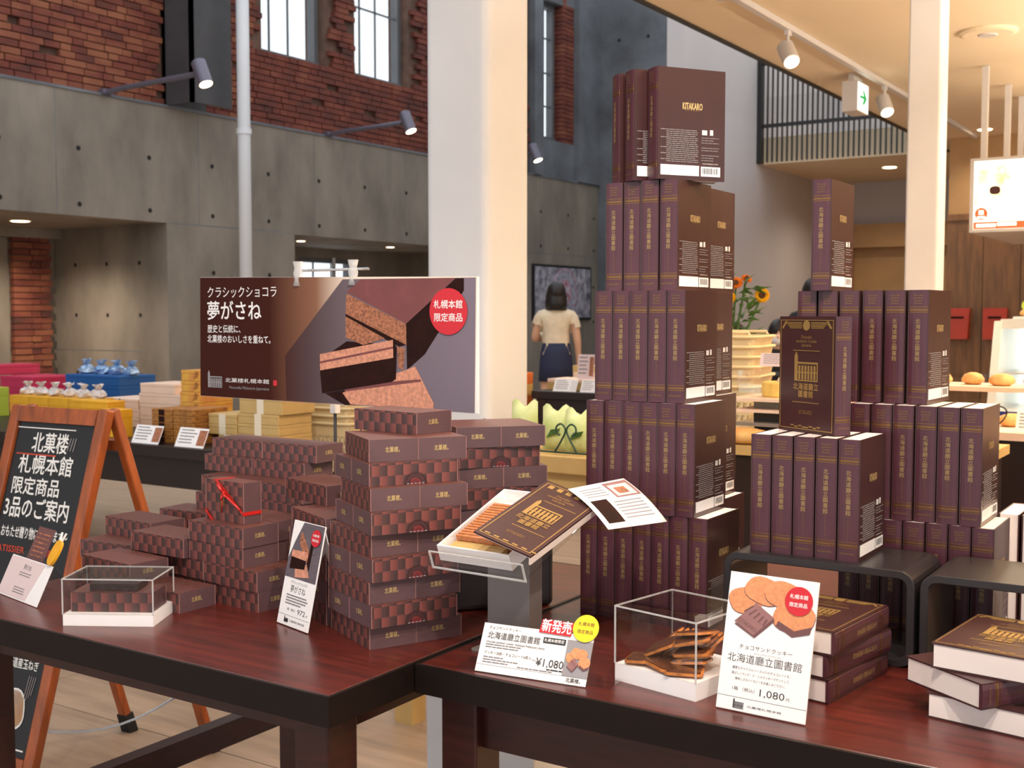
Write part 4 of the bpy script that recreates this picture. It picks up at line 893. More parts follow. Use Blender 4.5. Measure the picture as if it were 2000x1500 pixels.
CP(bar_(-.145, .145, .935), 'chalk'); CP(bar_(-.09, .08, .862, .004), 'chalk_red'); CP(bar_(-.15, .15, .1, .004), 'chalk')
for x, f, r in ((.015, .245, .042), (.08, .20, .045), (.045, .165, .035)): CP(blob(x, f * LN, r * 1.08, r * 1.25, 10), 'chalk'); CP(blob(x, f * LN, r, r * 1.15, 10), 'chalk_gold')
for k in range(4): CP([(.125 + k * .009, .29 * LN), (.128 + k * .009, .29 * LN), (.118 + k * .009, .22 * LN + .008 * k), (.115 + k * .009, .22 * LN + .008 * k)], 'ink_light')
for s in (-1, 1):
    for k in range(3): CP([(s * (.12 + .012 * k), .88 * LN), (s * (.124 + .012 * k), .88 * LN), (s * (.134 + .01 * k), .915 * LN), (s * (.13 + .01 * k), .915 * LN)], 'ink_light')
CP(blob(.145, .52 * LN, .010, .02), 'chalk')

# ================================================================= OPEN BOX ON ITS STAND
st = thing('display_stand', 'grey acrylic post with tilted tray holding an opened book box', 'stand', (-1.075, 1.66, T))
obj('post', G().box(-.042, -.006, -.02, .02, .004, .17).box(-.006, .042, -.02, .02, .004, .17), st, mats='acrylic_grey'); obj('foot', G().box(-.055, .055, -.05, .05, 0, .004), st, mats='acrylic_grey')
TL = Matrix.Translation((-1.153, 1.553, .893)) @ Matrix.Rotation(R(-2), 4, 'Z') @ Matrix.Rotation(R(20), 4, 'X')
def at(o, M): o.parent = None; o.matrix_world = M; return o
tr = G(); tr.box(-.006, .18, -.012, .205, -.006, -.002); tr.box(-.006, .18, -.0135, -.010, -.006, .023)
o = obj('clear_tray', tr, st, mats='acrylic'); o.matrix_local = Matrix.Translation((1.075, -1.66, -T)) @ TL
e_ = obj('tray_edge', G().box(-.007, .181, -.016, -.0135, -.008, -.0055).box(-.007, .181, -.0155, -.0135, .022, .024).box(.178, .181, -.016, -.0135, -.0055, .022).box(-.007, -.004, -.016, -.0135, -.0055, .022), st, mats='acrylic_edge'); e_.matrix_local = Matrix.Translation((1.075, -1.66, -T)) @ TL
ob = bpy.data.objects.new('opened_book_box', None); COL.objects.link(ob); ob.matrix_world = TL @ Matrix.Translation((0, 0, -.001)); tag(ob, 'opened book box with cookies inside and its title lid half raised', 'book box')
g = G(); L_, W2, h_ = .204, .146, .028
g.box(0, W2, 0, L_, 0, .003); g.box(0, .003, 0, L_, .003, h_); g.box(W2 - .003, W2, 0, L_, .003, h_); g.box(.003, W2 - .003, 0, .003, .003, h_); g.box(.003, W2 - .003, L_ - .003, L_, .003, h_)
obj('tray', g, ob, mats='paper')
g = G()
for k in range(14): g.box(.01, W2 - .01, .04 + k * .0085, .046 + k * .0085, .004, .026)
obj('cookie_row', g, ob, mats='cookie'); obj('clear_wrapper', G().box(.006, W2 - .006, .03, .17, .0265, .0275), ob, mats='acrylic'); obj('gold_card', G().box(.01, W2 - .03, .006, .036, .004, .018), ob, mats='box_kraft')
IM = ob.matrix_world.inverted()
BL, BR, TR_, = Vector((-1.067, 1.527, .953)), Vector((-.960, 1.511, .920)), Vector((-.942, 1.700, .978))
TLp = BL + TR_ - BR
ex_ = (BL - BR); ey_ = (TR_ - BR).normalized(); ex_ = (ex_ - ey_ * ex_.dot(ey_)).normalized(); ez_ = ex_.cross(ey_)
ez_ = ez_ if ez_.z > 0 else -ez_
ML = Matrix.Identity(4)
fx = -ex_
for i in range(3): ML[i][0] = fx[i]; ML[i][1] = ey_[i]; ML[i][2] = fx.cross(ey_)[i]; ML[i][3] = BL[i]
lw, ll = .112, .205
lid = obj('lid', G().box(0, lw, 0, ll, -.003, 0), ob, mats='maroon_cover'); lid.matrix_local = IM @ ML
obj('lid_lining', G().box(.002, lw - .002, .002, ll - .002, -.0055, -.003), lid, mats='paper'); obj('lid_spine', G().box(lw - .003, lw, 0, ll, -.016, -.003), lid, mats='page_white')
g = G(); e = .0004
for a, b, c, d in ((.006, lw - .006, .006, .0075), (.006, lw - .006, ll - .0075, ll - .006), (.006, .0075, .0075, ll - .0075), (lw - .0075, lw - .006, .0075, ll - .0075), (.034, .098, .146, .1472), (.034, .098, .056, .0572)): g.box(a, b, c, d, 0, e)
for k in range(6):
    g.box(.014 + k * .018, .024 + k * .018, .010, .013, 0, e); g.box(.014 + k * .018, .024 + k * .018, ll - .02, ll - .010, 0, e)
obj('gold_frame', g, lid, mats='gold'); obj('cover_title', ME_FT1, lid, (lw / 2, .077, .0006)); obj('library_emblem', ME_BUILD, lid, (lw / 2, .094, .0003), (R(-90), R(0), R(0))); obj('cover_heading', ME_FT2, lid, (lw / 2, .165, .0006)); obj('maker_logo', ME_FT3, lid, (lw / 2, .036, .0006))
for o in (bpy.data.objects['library_emblem'],): pass
# leaflet
P_ = [Vector((-1.000, 1.709, 1.003)), Vector((-.959, 1.833, 1.010)), Vector((-.858, 1.799, .948)), Vector((-.903, 1.674, .949))]
lf = thing('leaflet', 'open white leaflet with cake photo resting on the raised lid', 'leaflet', P_[0])
def LP(u, v, h=0.0):
    p = P_[0] * (1 - u) * (1 - v) + P_[1] * (1 - u) * v + P_[2] * u * v + P_[3] * u * (1 - v); n = (P_[3] - P_[0]).cross(P_[1] - P_[0]).normalized(); n = n if n.z > 0 else -n
    return p + n * (.006 * math.sin(math.pi * u) + h) - P_[0]
def sheet(u0, u1, v0, v1, h, n=8):
    g = G(); vs = [LP(u0 + (u1 - u0) * i / n, v0 + (v1 - v0) * j / n, h + k) for k in (0, .0004) for i in range(n + 1) for j in range(n + 1)]; m = (n + 1) ** 2; fs = []
    for i in range(n):
        for j in range(n): a = i * (n + 1) + j; q = (a, a + 1, a + n + 2, a + n + 1); fs += [q, tuple(x + m for x in q[::-1])]
    for i in range(n):
        for a, b in ((i, i + 1), (n * (n + 1) + i, n * (n + 1) + i + 1), (i * (n + 1), (i + 1) * (n + 1)), (i * (n + 1) + n, (i + 1) * (n + 1) + n)): fs.append((a, b, b + m, a + m))
    return g.add(vs, fs)
obj('page', sheet(0, 1, 0, 1, 0), lf, mats='paper', smooth=True); None
obj('cake_photo', sheet(.05, .42, .55, .97, .0008, 4), lf, mats='choc_print'); mat('plate_pink', (232, 206, 200), .5); obj('plate_photo', sheet(.12, .4, .58, .92, .0013, 4), lf, mats='plate_pink'); obj('cookie_photo', sheet(.2, .35, .64, .82, .0018, 3), lf, mats='sponge')
obj('coffee_photo', sheet(.42, .9, .08, .35, .0008, 4), lf, mats='choc_dark')
for k in range(6): obj('text_line', sheet(.5 + k * .065, .52 + k * .065, .42, .9, .0008, 2), lf, mats='print_grey')
for k in range(4): obj('text_line', sheet(.12 + k * .065, .135 + k * .065, .1, .48, .0008, 2), lf, mats='print_grey')

# ================================================================= BACKGROUND: LEFT SWEETS TABLE
def slabtable(label, x0, x1, y0, y1, z, m='counter_dark', legs=True):
    t = thing('sales_table', label, 'table', ((x0 + x1) / 2, (y0 + y1) / 2, 0)); hx, hy = (x1 - x0) / 2, (y1 - y0) / 2
    bevel(obj('table_top', G().box(-hx, hx, -hy, hy, z - .05, z), t, mats=m), .004); obj('apron', G().box(-hx + .03, hx - .03, -hy + .03, -hy + .05, z - .18, z - .05), t, mats=m)
    for sx in (-1, 1):
        for sy in (-1, 1): obj('leg', G().box(sx * (hx - .06) - .035, sx * (hx - .06) + .035, sy * (hy - .06) - .035, sy * (hy - .06) + .035, 0, z - .05), t, mats=m)
    return t
slabtable('long dark table of colourful sweets boxes behind the chalkboard', -6.7, -3.66, 3.40, 4.75, .73)
def carton(x0, x1, y, z0, z1, m, label, group, dep=.2, lidm=None, cat='box'):
    t = thing('sweets_box', label, cat, ((x0 + x1) / 2, y + dep / 2, z0), 0, group); hx = (x1 - x0) / 2; h = z1 - z0 - .001
    bevel(obj('box_body', G().box(-hx, hx, -dep / 2, dep / 2, 0, h * .7), t, mats=m), .002); bevel(obj('box_lid', G().box(-hx - .001, hx + .001, -dep / 2 - .001, dep / 2 + .001, h * .7, h), t, mats=lidm or m), .002)
    return t
def stackup(items, m, kind, group, y, dep=.2, z0=.73, lidm=None, extra=None):
    # items from the bottom up: (x0, x1, height); every box sits on the one below
    z = z0; n = len(items)
    for i, (x0, x1, h) in enumerate(items):
        pos = 'alone' if n == 1 else 'bottom' if i == 0 else 'top' if i == n - 1 else ORD[i] + ' from the bottom'
        t = carton(x0, x1, y, z, z + h, m, '%s, %s' % (kind, pos if n == 1 else pos + ' of its stack'), group, dep, lidm)
        if extra: extra(t, (x1 - x0) / 2, dep / 2, h)
        z += h
SW = 'sweets boxes on the left table'
stackup([(-6.3, -5.98, .06), (-6.24, -5.89, .075), (-6.29, -5.98, .07), (-6.52, -6.34, .06)], 'box_pink', 'bright pink flat box at far left', SW, 4.15, .3)
stackup([(-5.82, -5.35, .056)] * 4, 'box_blue', 'long blue flat box beside the pink ones', SW, 4.25, .25)
stackup([(-6.05, -5.94, .16)], 'box_lime', 'small lime green box before the pink stack', SW, 3.85, .12)
for i in range(4): stackup([(-5.56 + i * .162, -5.403 + i * .162, .145)], 'box_yellow', 'golden yellow box, %s from left in the front row' % ORD[i], SW, 3.72, .15)
stackup([(-4.894, -4.619, .115), (-4.894, -4.619, .04)], 'box_yellow', 'long golden yellow box above the chalkboard corner', SW, 3.6, .1); stackup([(-4.55, -4.43, .13)], 'box_yellow', 'short golden yellow box behind the chalkboard leg', SW, 3.52, .07)
def seam(t, hx, hy, h): obj('blue_cord', G().box(-.004, .004, -hy - .002, -hy, 0, h), t, mats='lamp_grey')
stackup([(-4.977, -4.765, .045), (-4.977, -4.765, .045), (-5.044, -4.77, .05)], 'box_white', 'cream flat box in the left column', SW, 3.9, .22, extra=seam)
stackup([(-4.757, -4.462, .06), (-4.757, -4.462, .063), (-4.76, -4.458, .052), (-4.75, -4.50, .05)], 'box_white', 'cream flat box in the right column', SW, 3.9, .22)
def mango(t, hx, hy, h): obj('fruit_print', G().extr([(.02, -hy - .002, h * .2), (.045, -hy - .002, h * .35), (.05, -hy - .002, h * .8), (.035, -hy - .002, h * .9), (.028, -hy - .002, h * .6)], (0, -.001, 0)), t, mats='box_cake_print')
stackup([(-4.255, -4.122, .06), (-4.255, -4.122, .05), (-4.255, -4.122, .05), (-4.255, -4.121, .05), (-4.247, -4.12, .05), (-4.245, -4.119, .05)], 'box_print', 'orange and yellow printed box left of the poster', SW, 3.72, .2, extra=mango)
def band(t, hx, hy, h): obj('printed_band', G().box(-.02, .015, -hy - .002, -hy - .001, .002, h - .003), t, mats='choc_dark')
stackup([(-4.19, -4.056, .03)] * 5, 'box_cake_print', 'cake printed flat box, left pile behind price cards', SW, 3.5, .2, extra=band)
stackup([(-4.05, -3.922, .031)] * 5, 'box_cake_print', 'cake printed flat box, right pile behind price cards', SW, 3.5, .2)
def taped(t, hx, hy, h): obj('paper_tape', G().box(-.02, .02, -hy - .0016, -hy - .001, 0, h), t, mats='tape')
stackup([(-3.853, -3.744, .045), (-3.915, -3.744, .044), (-3.916, -3.743, .046)], 'box_kraft', 'olive kraft box in the left kraft column', SW, 3.58, .2, extra=taped)
stackup([(-3.741, -3.50, .055), (-3.741, -3.50, .044), (-3.74, -3.50, .045), (-3.73, -3.48, .08)], 'box_kraft', 'olive kraft box in the right kraft column', SW, 3.585, .2, extra=taped)
def pricecard(x0, x1, y, z, h, label, photo='sponge', tilt=25, m='paper'):
    t = leaning('price_card', label, 'price card', x0, y, 0, tilt, z); w_ = x1 - x0
    obj('card', G().box(0, w_, 0, .0015, 0, h), t, mats=m); g = G(); random.seed(int(abs(x0 * 1000)))
    for k in range(5): dashes(g, w_ * .08, w_ * random.uniform(.5, .66), h * (.85 - k * .16), h * .05, -.0005)
    obj('print', g, t, mats='ink_light'); obj('photo', G().box(w_ * .72, w_ - .003, -.001, -.0002, h * .12, h * .9), t, mats=photo); obj('foot', G().box(0, w_, .001, .04, 0, .002), t, rot=(R(tilt), 0, 0), mats='acrylic')
pricecard(-4.233, -4.058, 3.42, .73, .085, 'white price card, left of two on the sweets table'); pricecard(-3.954, -3.777, 3.42, .73, .088, 'white price card, right of two on the sweets table')
# cellophane bags
random.seed(31)
def bag(x, y, z, s, m, label, group, tie='bag_clear'):
    t = thing('sweets_bag', label, 'bag', (x, y, z), random.uniform(0, 3), group); g = G(); pr_ = [(s * .8, 0), (s * 1.1, s * .35), (s * .95, s * .8), (s * .5, s * 1.05), (s * .2, s * 1.2), (s * .45, s * 1.5), (s * .75, s * 1.85)]
    g.lathe(pr_, 11); o = []
    for v in g.v: k = 1 + random.uniform(-.26, .26); o.append((v[0] * k, v[1] * k, v[2] + random.uniform(-.2, .2) * s * (v[2] > .001)))
    g.v = o; obj('bag_body', g, t, mats=m); obj('tie', G().lathe([(s * .25, s * 1.17), (s * .25, s * 1.24)], 10), t, mats='gold')
for i in range(6): bag(-5.51 + i * .114, 3.795, .876, .036, 'bag_clear', 'clear tied sweets bag, %s from left on the yellow boxes' % ORD[i], 'clear sweets bags')
for i, (x, z) in enumerate(((-5.77, .955), (-5.64, .955), (-5.51, .955), (-5.38, .955))): bag(x, 4.36, z, .042, 'foil_blue', 'shiny blue foil bag, %s from left on the blue boxes' % ORD[i], 'blue foil bags')

# ================================================================= SHOPPING BASKETS
def basketmesh(L, W_, H):
    g = G(); b, t = .78, 1.0
    def P(u, v, k):  # side point: k 0..1 height
        s = b + (t - b) * k; return (u * L / 2 * s, v * W_ / 2 * s, H * k)
    for s in (-1, 1):
        for k0, k1 in ((0, .1), (.28, .34), (.5, .56), (.72, 1.0)):
            for ax in (0, 1):
                q = [(-1, s), (1, s)] if ax == 0 else [(s, -1), (s, 1)]; n = Vector((0, -s * .003, 0)) if ax == 0 else Vector((-s * .003, 0, 0))
                a, c, d, e = Vector(P(*q[0], k0)), Vector(P(*q[1], k0)), Vector(P(*q[1], k1)), Vector(P(*q[0], k1)); g.hexa([a, c, c + n, a + n, e, d, d + n, e + n])
        for ax, cnt in ((0, 17), (1, 11)):
            for i in range(cnt):
                f = -1 + 2 * (i + .5) / cnt; wd = .45 / cnt
                q = [(f - wd, s), (f + wd, s)] if ax == 0 else [(s, f - wd), (s, f + wd)]; n = Vector((0, -s * .0025, 0)) if ax == 0 else Vector((-s * .0025, 0, 0))
                a, c, d, e = Vector(P(*q[0], .08)), Vector(P(*q[1], .08)), Vector(P(*q[1], .75)), Vector(P(*q[0], .75)); g.hexa([a, c, c + n, a + n, e, d, d + n, e + n])
    g.box(-L / 2 * b, L / 2 * b, -W_ / 2 * b, W_ / 2 * b, 0, .004)
    return g.mesh('basket_body', 'basket')
ME_BK = basketmesh(.44, .31, .22)
g = G(); ring_ = [(x, y, 0) for x, y in rsq(-.232, .232, -.167, .167, .05, 5)]
g.tube(ring_, .0065, 6, 0, True); ME_RIM = g.mesh('rim', 'basket', True)
ME_HANDLE = G().tube([(-.2, 0, 0), (-.19, .02, .012), (.19, .02, .012), (.2, 0, 0)], .006, 6).mesh('handle', 'basket')
def smooth(pts, n=5):
    P = [Vector(p) for p in pts]; P = [P[0]] + P + [P[-1]]; o = []
    for i in range(1, len(P) - 2):
        for k in range(n):
            t = k / n; a, b, c, d = P[i - 1:i + 3]; o.append(.5 * ((2 * b) + (c - a) * t + (2 * a - 5 * b + 4 * c - d) * t * t + (3 * b - a - 3 * c + d) * t ** 3))
    return o + [P[-1]]
def baskets(n, x, y, z, rz, pitch, where, tilt=0):
    for i in range(n):
        t = thing('shopping_basket', 'beige plastic shopping basket, %s up in the stack %s' % (ORD[i], where), 'basket', (x, y, z + i * pitch), R(rz), 'stacked shopping baskets'); t.rotation_euler = (R(tilt), 0, R(rz))
        obj('basket_body', ME_BK, t); obj('rim', ME_RIM, t, (0, 0, .22)); obj('handle', ME_HANDLE, t, (0, -.16, .225)); obj('handle', ME_HANDLE, t, (0, .14, .225))
baskets(4, -3.62, 4.05, .595, 4, .034, 'below the poster')
rk = thing('basket_rack', 'low dark rack carrying the baskets below the poster', 'rack', (-3.62, 4.05, 0)); obj('shelf_board', G().box(-.16, .16, -.12, .12, .56, .594), rk, mats='counter_dark')
for sx in (-1, 1):
    for sy in (-1, 1): obj('leg', G().box(sx * .14 - .015, sx * .14 + .015, sy * .1 - .015, sy * .1 + .015, 0, .56), rk, mats='counter_dark')
baskets(6, -1.90, 4.36, .80, 8, .038, 'between the two towers')
rk = thing('basket_rack', 'dark rack carrying the baskets between the two towers', 'rack', (-1.90, 4.36, 0)); obj('shelf_board', G().box(-.2, .2, -.15, .15, .77, .799), rk, mats='counter_dark')
for sx in (-1, 1):
    for sy in (-1, 1): obj('leg', G().box(sx * .18 - .015, sx * .18 + .015, sy * .13 - .015, sy * .13 + .015, 0, .77), rk, mats='counter_dark')
# wire scroll beside the baskets
sc = obj('wire_scroll', G().tube([(.05, 0, -.78), (.05, 0, 0)], .004, 6).tube([(.05 * math.exp(-.16 * k) * math.cos(k * .6), 0, .05 * math.exp(-.16 * k) * math.sin(k * .6)) for k in range(16)], .004, 6), None, (-3.30, 3.90, .78), mats='wire_green'); tag(sc, 'green wire scroll end beside the baskets below the poster', 'wire rail')

# ================================================================= GREEN BAGS BEHIND THE TALL STACK
slabtable('wooden side counter holding green snack bags', -2.35, -1.50, 2.86, 3.3, .895, 'box_kraft')
def pillow(x, y, z, w_, h, rz, label):
    t = thing('snack_bag', label, 'bag', (x, y, z), R(rz), 'green snack bags'); g = G(); n = 8; vs = []
    for s in (-1, 1):
        for i in range(n + 1):
            for j in range(n + 1):
                u, v = i / n, j / n; vs.append(((u - .5) * w_, s * .035 * (math.sin(math.pi * u) ** .6) * (math.sin(math.pi * v) ** .6) + .0005 * s, v * h + .012 * math.sin(9 * u) * (v > .9)))
    m = (n + 1) ** 2
    for i in range(n):
        for j in range(n): a = i * (n + 1) + j; q = (a, a + 1, a + n + 2, a + n + 1); g.f += [q, tuple(x_ + m for x_ in q[::-1])]; g.m += [0, 0]
    g.v = vs; obj('bag_body', g, t, mats='bag_green', smooth=True); obj('leaf_print', G().extr([(-.01, -.037, h * .3), (.03, -.037, h * .42), (.04, -.037, h * .55), (.005, -.037, h * .5)], (0, -.001, 0)), t, mats='leaf')
for i, (x, y, h) in enumerate(((-1.90, 2.99, .135), (-1.79, 2.97, .125), (-1.70, 2.97, .12), (-1.60, 2.97, .105))): pillow(x, y + .02 * (i % 2), .896, .094, h, random.uniform(-5, 5), 'pale green snack bag, %s from left behind the wire rail' % ORD[i])
wr_ = thing('wire_rail', 'dark green wire rail of scrolls along the green bags', 'wire rail', (-1.76, 2.89, .896)); obj('bottom_rod', G().tube([(-.2, 0, .006), (.26, 0, .006)], .003, 6), wr_, mats='wire_green')
for i in range(6):
    x = -.2 + i * .075; s = 1 if i % 2 else -1; pts = [(x - s * .0, 0, .006), (x + s * .022, 0, .04), (x + s * .036, 0, .07), (x + s * .022, 0, .088), (x + s * .006, 0, .08), (x + s * .006, 0, .062), (x + s * .018, 0, .056)]
    obj('scroll', G().tube(smooth(pts), .0028, 6), wr_, mats='wire_green')

# ================================================================= FAR TABLE WITH THE WOMAN
slabtable('dark far table with pale boxes near the standing woman', -4.05, -3.15, 6.45, 7.3, .80)
FB = 'pale boxes on the far table'
carton(-4.03, -3.62, 6.62, .80, .872, 'box_kraft', 'low tan carton in front on the far table', FB, .25, 'box_white'); carton(-4.0, -3.70, 6.9, .80, .95, 'box_white', 'taller cream carton behind on the far table', FB, .2, 'box_kraft')
z = .54
for i in range(5): carton(-4.28, -4.10, 6.3, z, z + .075, 'box_orange' if i != 3 else 'box_kraft', 'orange flat box in the column beside the thick column, %s up' % ORD[i], FB, .25); z += .075
sg = thing('stool', 'low dark stool under the orange boxes', 'stool', (-4.19, 6.42, 0)); obj('stool_top', G().box(-.12, .12, -.14, .14, .5, .54), sg, mats='counter_dark'); obj('stool_leg', G().box(-.05, .05, -.05, .05, 0, .5), sg, mats='counter_dark')
pricecard(-3.90, -3.73, 6.47, .80, .085, 'left white card on the edge of the far table', 'mask_white'); pricecard(-3.70, -3.56, 6.47, .80, .085, 'right white card on the edge of the far table', 'mask_white'); pricecard(-3.83, -3.71, 6.66, .873, .16, 'tall leaflet card standing on the tan carton', 'sponge', 8, 'card_pink')

# ================================================================= PEOPLE
def skin(name, V, E, mtl, parent, levels=1):
    names = list(V); me = bpy.data.meshes.new(name); me.from_pydata([V[k][0] for k in names], [(names.index(a), names.index(b)) for a, b in E] if E else [], [])
    o = bpy.data.objects.new(name, me); COL.objects.link(o); o.modifiers.new('skin', 'SKIN'); o.modifiers['skin'].use_smooth_shade = True; sub = o.modifiers.new('sub', 'SUBSURF'); sub.levels = sub.render_levels = levels
    for i, k in enumerate(names):
        r = V[k][1]; sv = me.skin_vertices[0].data[i]; sv.radius = r if isinstance(r, tuple) else (r, r); sv.use_root = (i == 0)
    bpy.context.view_layer.update(); m2 = bpy.data.meshes.new_from_object(o.evaluated_get(bpy.context.evaluated_depsgraph_get())); bpy.data.objects.remove(o)
    m2.materials.clear(); m2.materials.append(MATS[mtl]); m2.name = name
    return obj(name, m2, parent)
def person(label, x, y, rz, h, top, bottom, hairlen=.1, arms='down', sit=False, mask=False, legs='skin', sleeve=.45):
    # local frame: faces +y; the figure is h tall when standing
    t = thing('person', label, 'person', (x, y, 0), R(rz)); k = h / 1.6; S = lambda a, b, c: (a * k, b * k, c * k)
    V = {'pelvis': (S(0, 0, .88), (.135 * k, .10 * k)), 'waist': (S(0, 0, 1.02), (.115 * k, .085 * k)), 'chest': (S(0, .0, 1.2), (.14 * k, .095 * k)), 'neckb': (S(0, -.005, 1.33), (.06 * k, .055 * k)), 'neck': (S(0, 0, 1.385), .045 * k), 'head': (S(0, .015, 1.46), (.07 * k, .082 * k)), 'crown': (S(0, .0, 1.53), (.062 * k, .072 * k))}
    E = [('pelvis', 'waist'), ('waist', 'chest'), ('chest', 'neckb'), ('neckb', 'neck'), ('neck', 'head'), ('head', 'crown')]
    for s, n in ((-1, 'l'), (1, 'r')):
        fwd = arms == 'forward' or (arms == 'mixed' and s < 0)
        V['sh' + n] = (S(s * .155, 0, 1.29), .052 * k); V['el' + n] = (S(s * .20, -.02 if not fwd else .06, 1.05), .04 * k); V['wr' + n] = (S(s * .215, .02, .84) if not fwd else S(s * .12, .26, 1.08), .028 * k); hw_ = Vector(V['wr' + n][0]); d = Vector((0, 0, -1)) if not fwd else Vector((-s * .3, .9, .1)).normalized()
        V['pa' + n] = (tuple(hw_ + d * .07 * k), (.036 * k, .02 * k)); E += [('chest', 'sh' + n), ('sh' + n, 'el' + n), ('el' + n, 'wr' + n), ('wr' + n, 'pa' + n)]
        if sit: V['hi' + n] = (S(s * .085, .02, .82), .085 * k); V['kn' + n] = (S(s * .10, .42, .80), .06 * k); V['an' + n] = (S(s * .10, .40, .40), .04 * k); V['to' + n] = (S(s * .10, .53, .36), .035 * k)
        else: V['hi' + n] = (S(s * .08, 0, .80), .085 * k); V['kn' + n] = (S(s * .085, .01, .46), .055 * k); V['an' + n] = (S(s * .085, -.01, .08), .036 * k); V['to' + n] = (S(s * .09, .12, .03), .03 * k)
        E += [('pelvis', 'hi' + n), ('hi' + n, 'kn' + n), ('kn' + n, 'an' + n), ('an' + n, 'to' + n)]
    body = skin('body', V, E, 'skin', t)
    for s in (-1, 1):          # fingers and thumb rooted in each palm
        n = 'l' if s < 0 else 'r'; p = Vector(V['pa' + n][0]); wv_ = Vector(V['wr' + n][0]); d = (p - wv_).normalized(); side = Vector((0, 1, 0)) if abs(d.z) > .7 else Vector((1, 0, 0)); g = G()
        for q, (o_, L) in enumerate(((-.024, .055), (-.008, .068), (.008, .07), (.024, .062))): a = p + side * o_ * k + d * .005; g.tube([a, a + d * L * .5 * k, a + d * L * .9 * k + Vector((0, 0, -.008))], [.008 * k, .0075 * k, .005 * k], 6)
        a = wv_ + d * .03 * k + side * .03 * k; g.tube([a - side * .015 * k, a + side * .012 * k + d * .02 * k, a + side * .016 * k + d * .045 * k], [.01 * k, .009 * k, .006 * k], 6); obj('fingers', g, body, mats='skin', smooth=True)
    bm_ = body.data; keep = []
    for p in bm_.polygons:
        c = p.center; ax = abs(c.x)
        torso = ax < .15 * k and .93 * k < c.z < 1.345 * k
        arm = ax >= .12 * k and ((c.z > (1.29 - .24 * sleeve) * k and c.z < 1.36 * k) if sleeve < 1 else (.86 * k < c.z < 1.36 * k and c.y < .26 * k))
        if torso or arm: keep.append(p)
    ids = sorted({i for p in keep for i in p.vertices}); mp_ = {i: j for j, i in enumerate(ids)}
    g = G(); g.add([bm_.vertices[i].co + bm_.vertices[i].normal * .014 * k for i in ids], [tuple(mp_[i] for i in p.vertices) for p in keep]); obj('top', g, t, mats=top, smooth=True)
    if not sit: obj('skirt', G().lathe([(.128 * k, 1.02 * k), (.15 * k, .92 * k), (.16 * k, .80 * k), (.168 * k, .66 * k), (.158 * k, .66 * k), (.12 * k, 1.0 * k)], 20, 0, (0, 0, 0), 1, .78), t, mats=bottom, smooth=True)
    else: obj('trousers', G().lathe([(.15 * k, .74 * k), (.16 * k, .84 * k), (.14 * k, .98 * k)], 18, 0, (0, 0, 0), 1, .8), t, mats=bottom, smooth=True)
    hm = G(); hm.ell((0, -.012 * k, 1.505 * k), .088 * k, .10 * k, .095 * k, 18, 10); obj('hair_cap', hm, t, (0, -.012 * k, 0), mats='hair', smooth=True)
    g = G(); nseg = 13; vs = []
    for j, (zz, rr) in enumerate(((1.53, .085), (1.46, .10), (1.40, .105), (1.47 - hairlen, .1))):
        for i in range(nseg): a = R(155 + 230 * i / (nseg - 1)) ; vs.append((math.cos(a) * rr * k, math.sin(a) * rr * k * .98 - .01 * k, zz * k))
    m = len(vs); vs += [(x_ * .86, y_ * .86, z_) for x_, y_, z_ in vs]; fs = []
    for j in range(3):
        for i in range(nseg - 1): q = (j * nseg + i, j * nseg + i + 1, (j + 1) * nseg + i + 1, (j + 1) * nseg + i); fs += [q, tuple(a + m for a in q[::-1])]
    for i in range(nseg - 1): fs.append((3 * nseg + i, 3 * nseg + i + 1, m + 3 * nseg + i + 1, m + 3 * nseg + i))
    for e_ in (0, nseg - 1):
        for j in range(3): a = j * nseg + e_; b = a + nseg; fs.append((a, b, b + m, a + m))
    obj('hair_fall', G().add(vs, fs), t, mats='hair', smooth=True)
    fc = G()
    for s in (-1, 1): fc.ell((s * .03 * k, .092 * k, 1.475 * k), .012 * k, .006 * k, .006 * k, 10, 6)
    obj('eyes', fc, t, mats='hair'); obj('nose', G().ell((0, .1 * k, 1.448 * k), .011 * k, .014 * k, .018 * k, 10, 6), t, mats='skin', smooth=True); obj('ears', G().ell((-.078 * k, 0, 1.455 * k), .01 * k, .018 * k, .028 * k, 8, 6).ell((.078 * k, 0, 1.455 * k), .01 * k, .018 * k, .028 * k, 8, 6), t, mats='skin', smooth=True)
    if mask: obj('face_mask', G().ell((0, .066 * k, 1.425 * k), .062 * k, .045 * k, .045 * k, 16, 8), t, mats='mask_white', smooth=True)
    else: obj('mouth', G().ell((0, .094 * k, 1.42 * k), .02 * k, .006 * k, .006 * k, 10, 6), t, mats='choc_print')
    return t
person('woman seen from behind in cream blouse and navy skirt by the far wall', -5.72, 9.55, 36, 1.60, 'blouse', 'navy', .14, 'mixed')
girl = person('seated dark-haired person in a white face mask and black jacket', -2.66, 7.20, 195, 1.27, 'black_cloth', 'black_cloth', .24, 'forward', True, True, sleeve=1)
person('person in black, only dark hair visible behind the sunflowers', -2.74, 6.62, 60, 1.25, 'black_cloth', 'black_cloth', .15, 'down', False, sleeve=1)
person('standing person in black behind the single topmost book box', -3.0, 8.85, 30, 1.58, 'black_cloth', 'black_cloth', .08, 'down', sleeve=1)
stl = thing('stool', 'dark stool under the masked person', 'stool', (-2.66, 7.21, 0)); obj('stool_top', G().lathe([(.17, .54), (.17, .585), (.15, .59)], 20), stl, mats='counter_dark'); obj('stool_leg', G().lathe([(.14, 0), (.03, .03), (.03, .54)], 14), stl, mats='counter_dark')

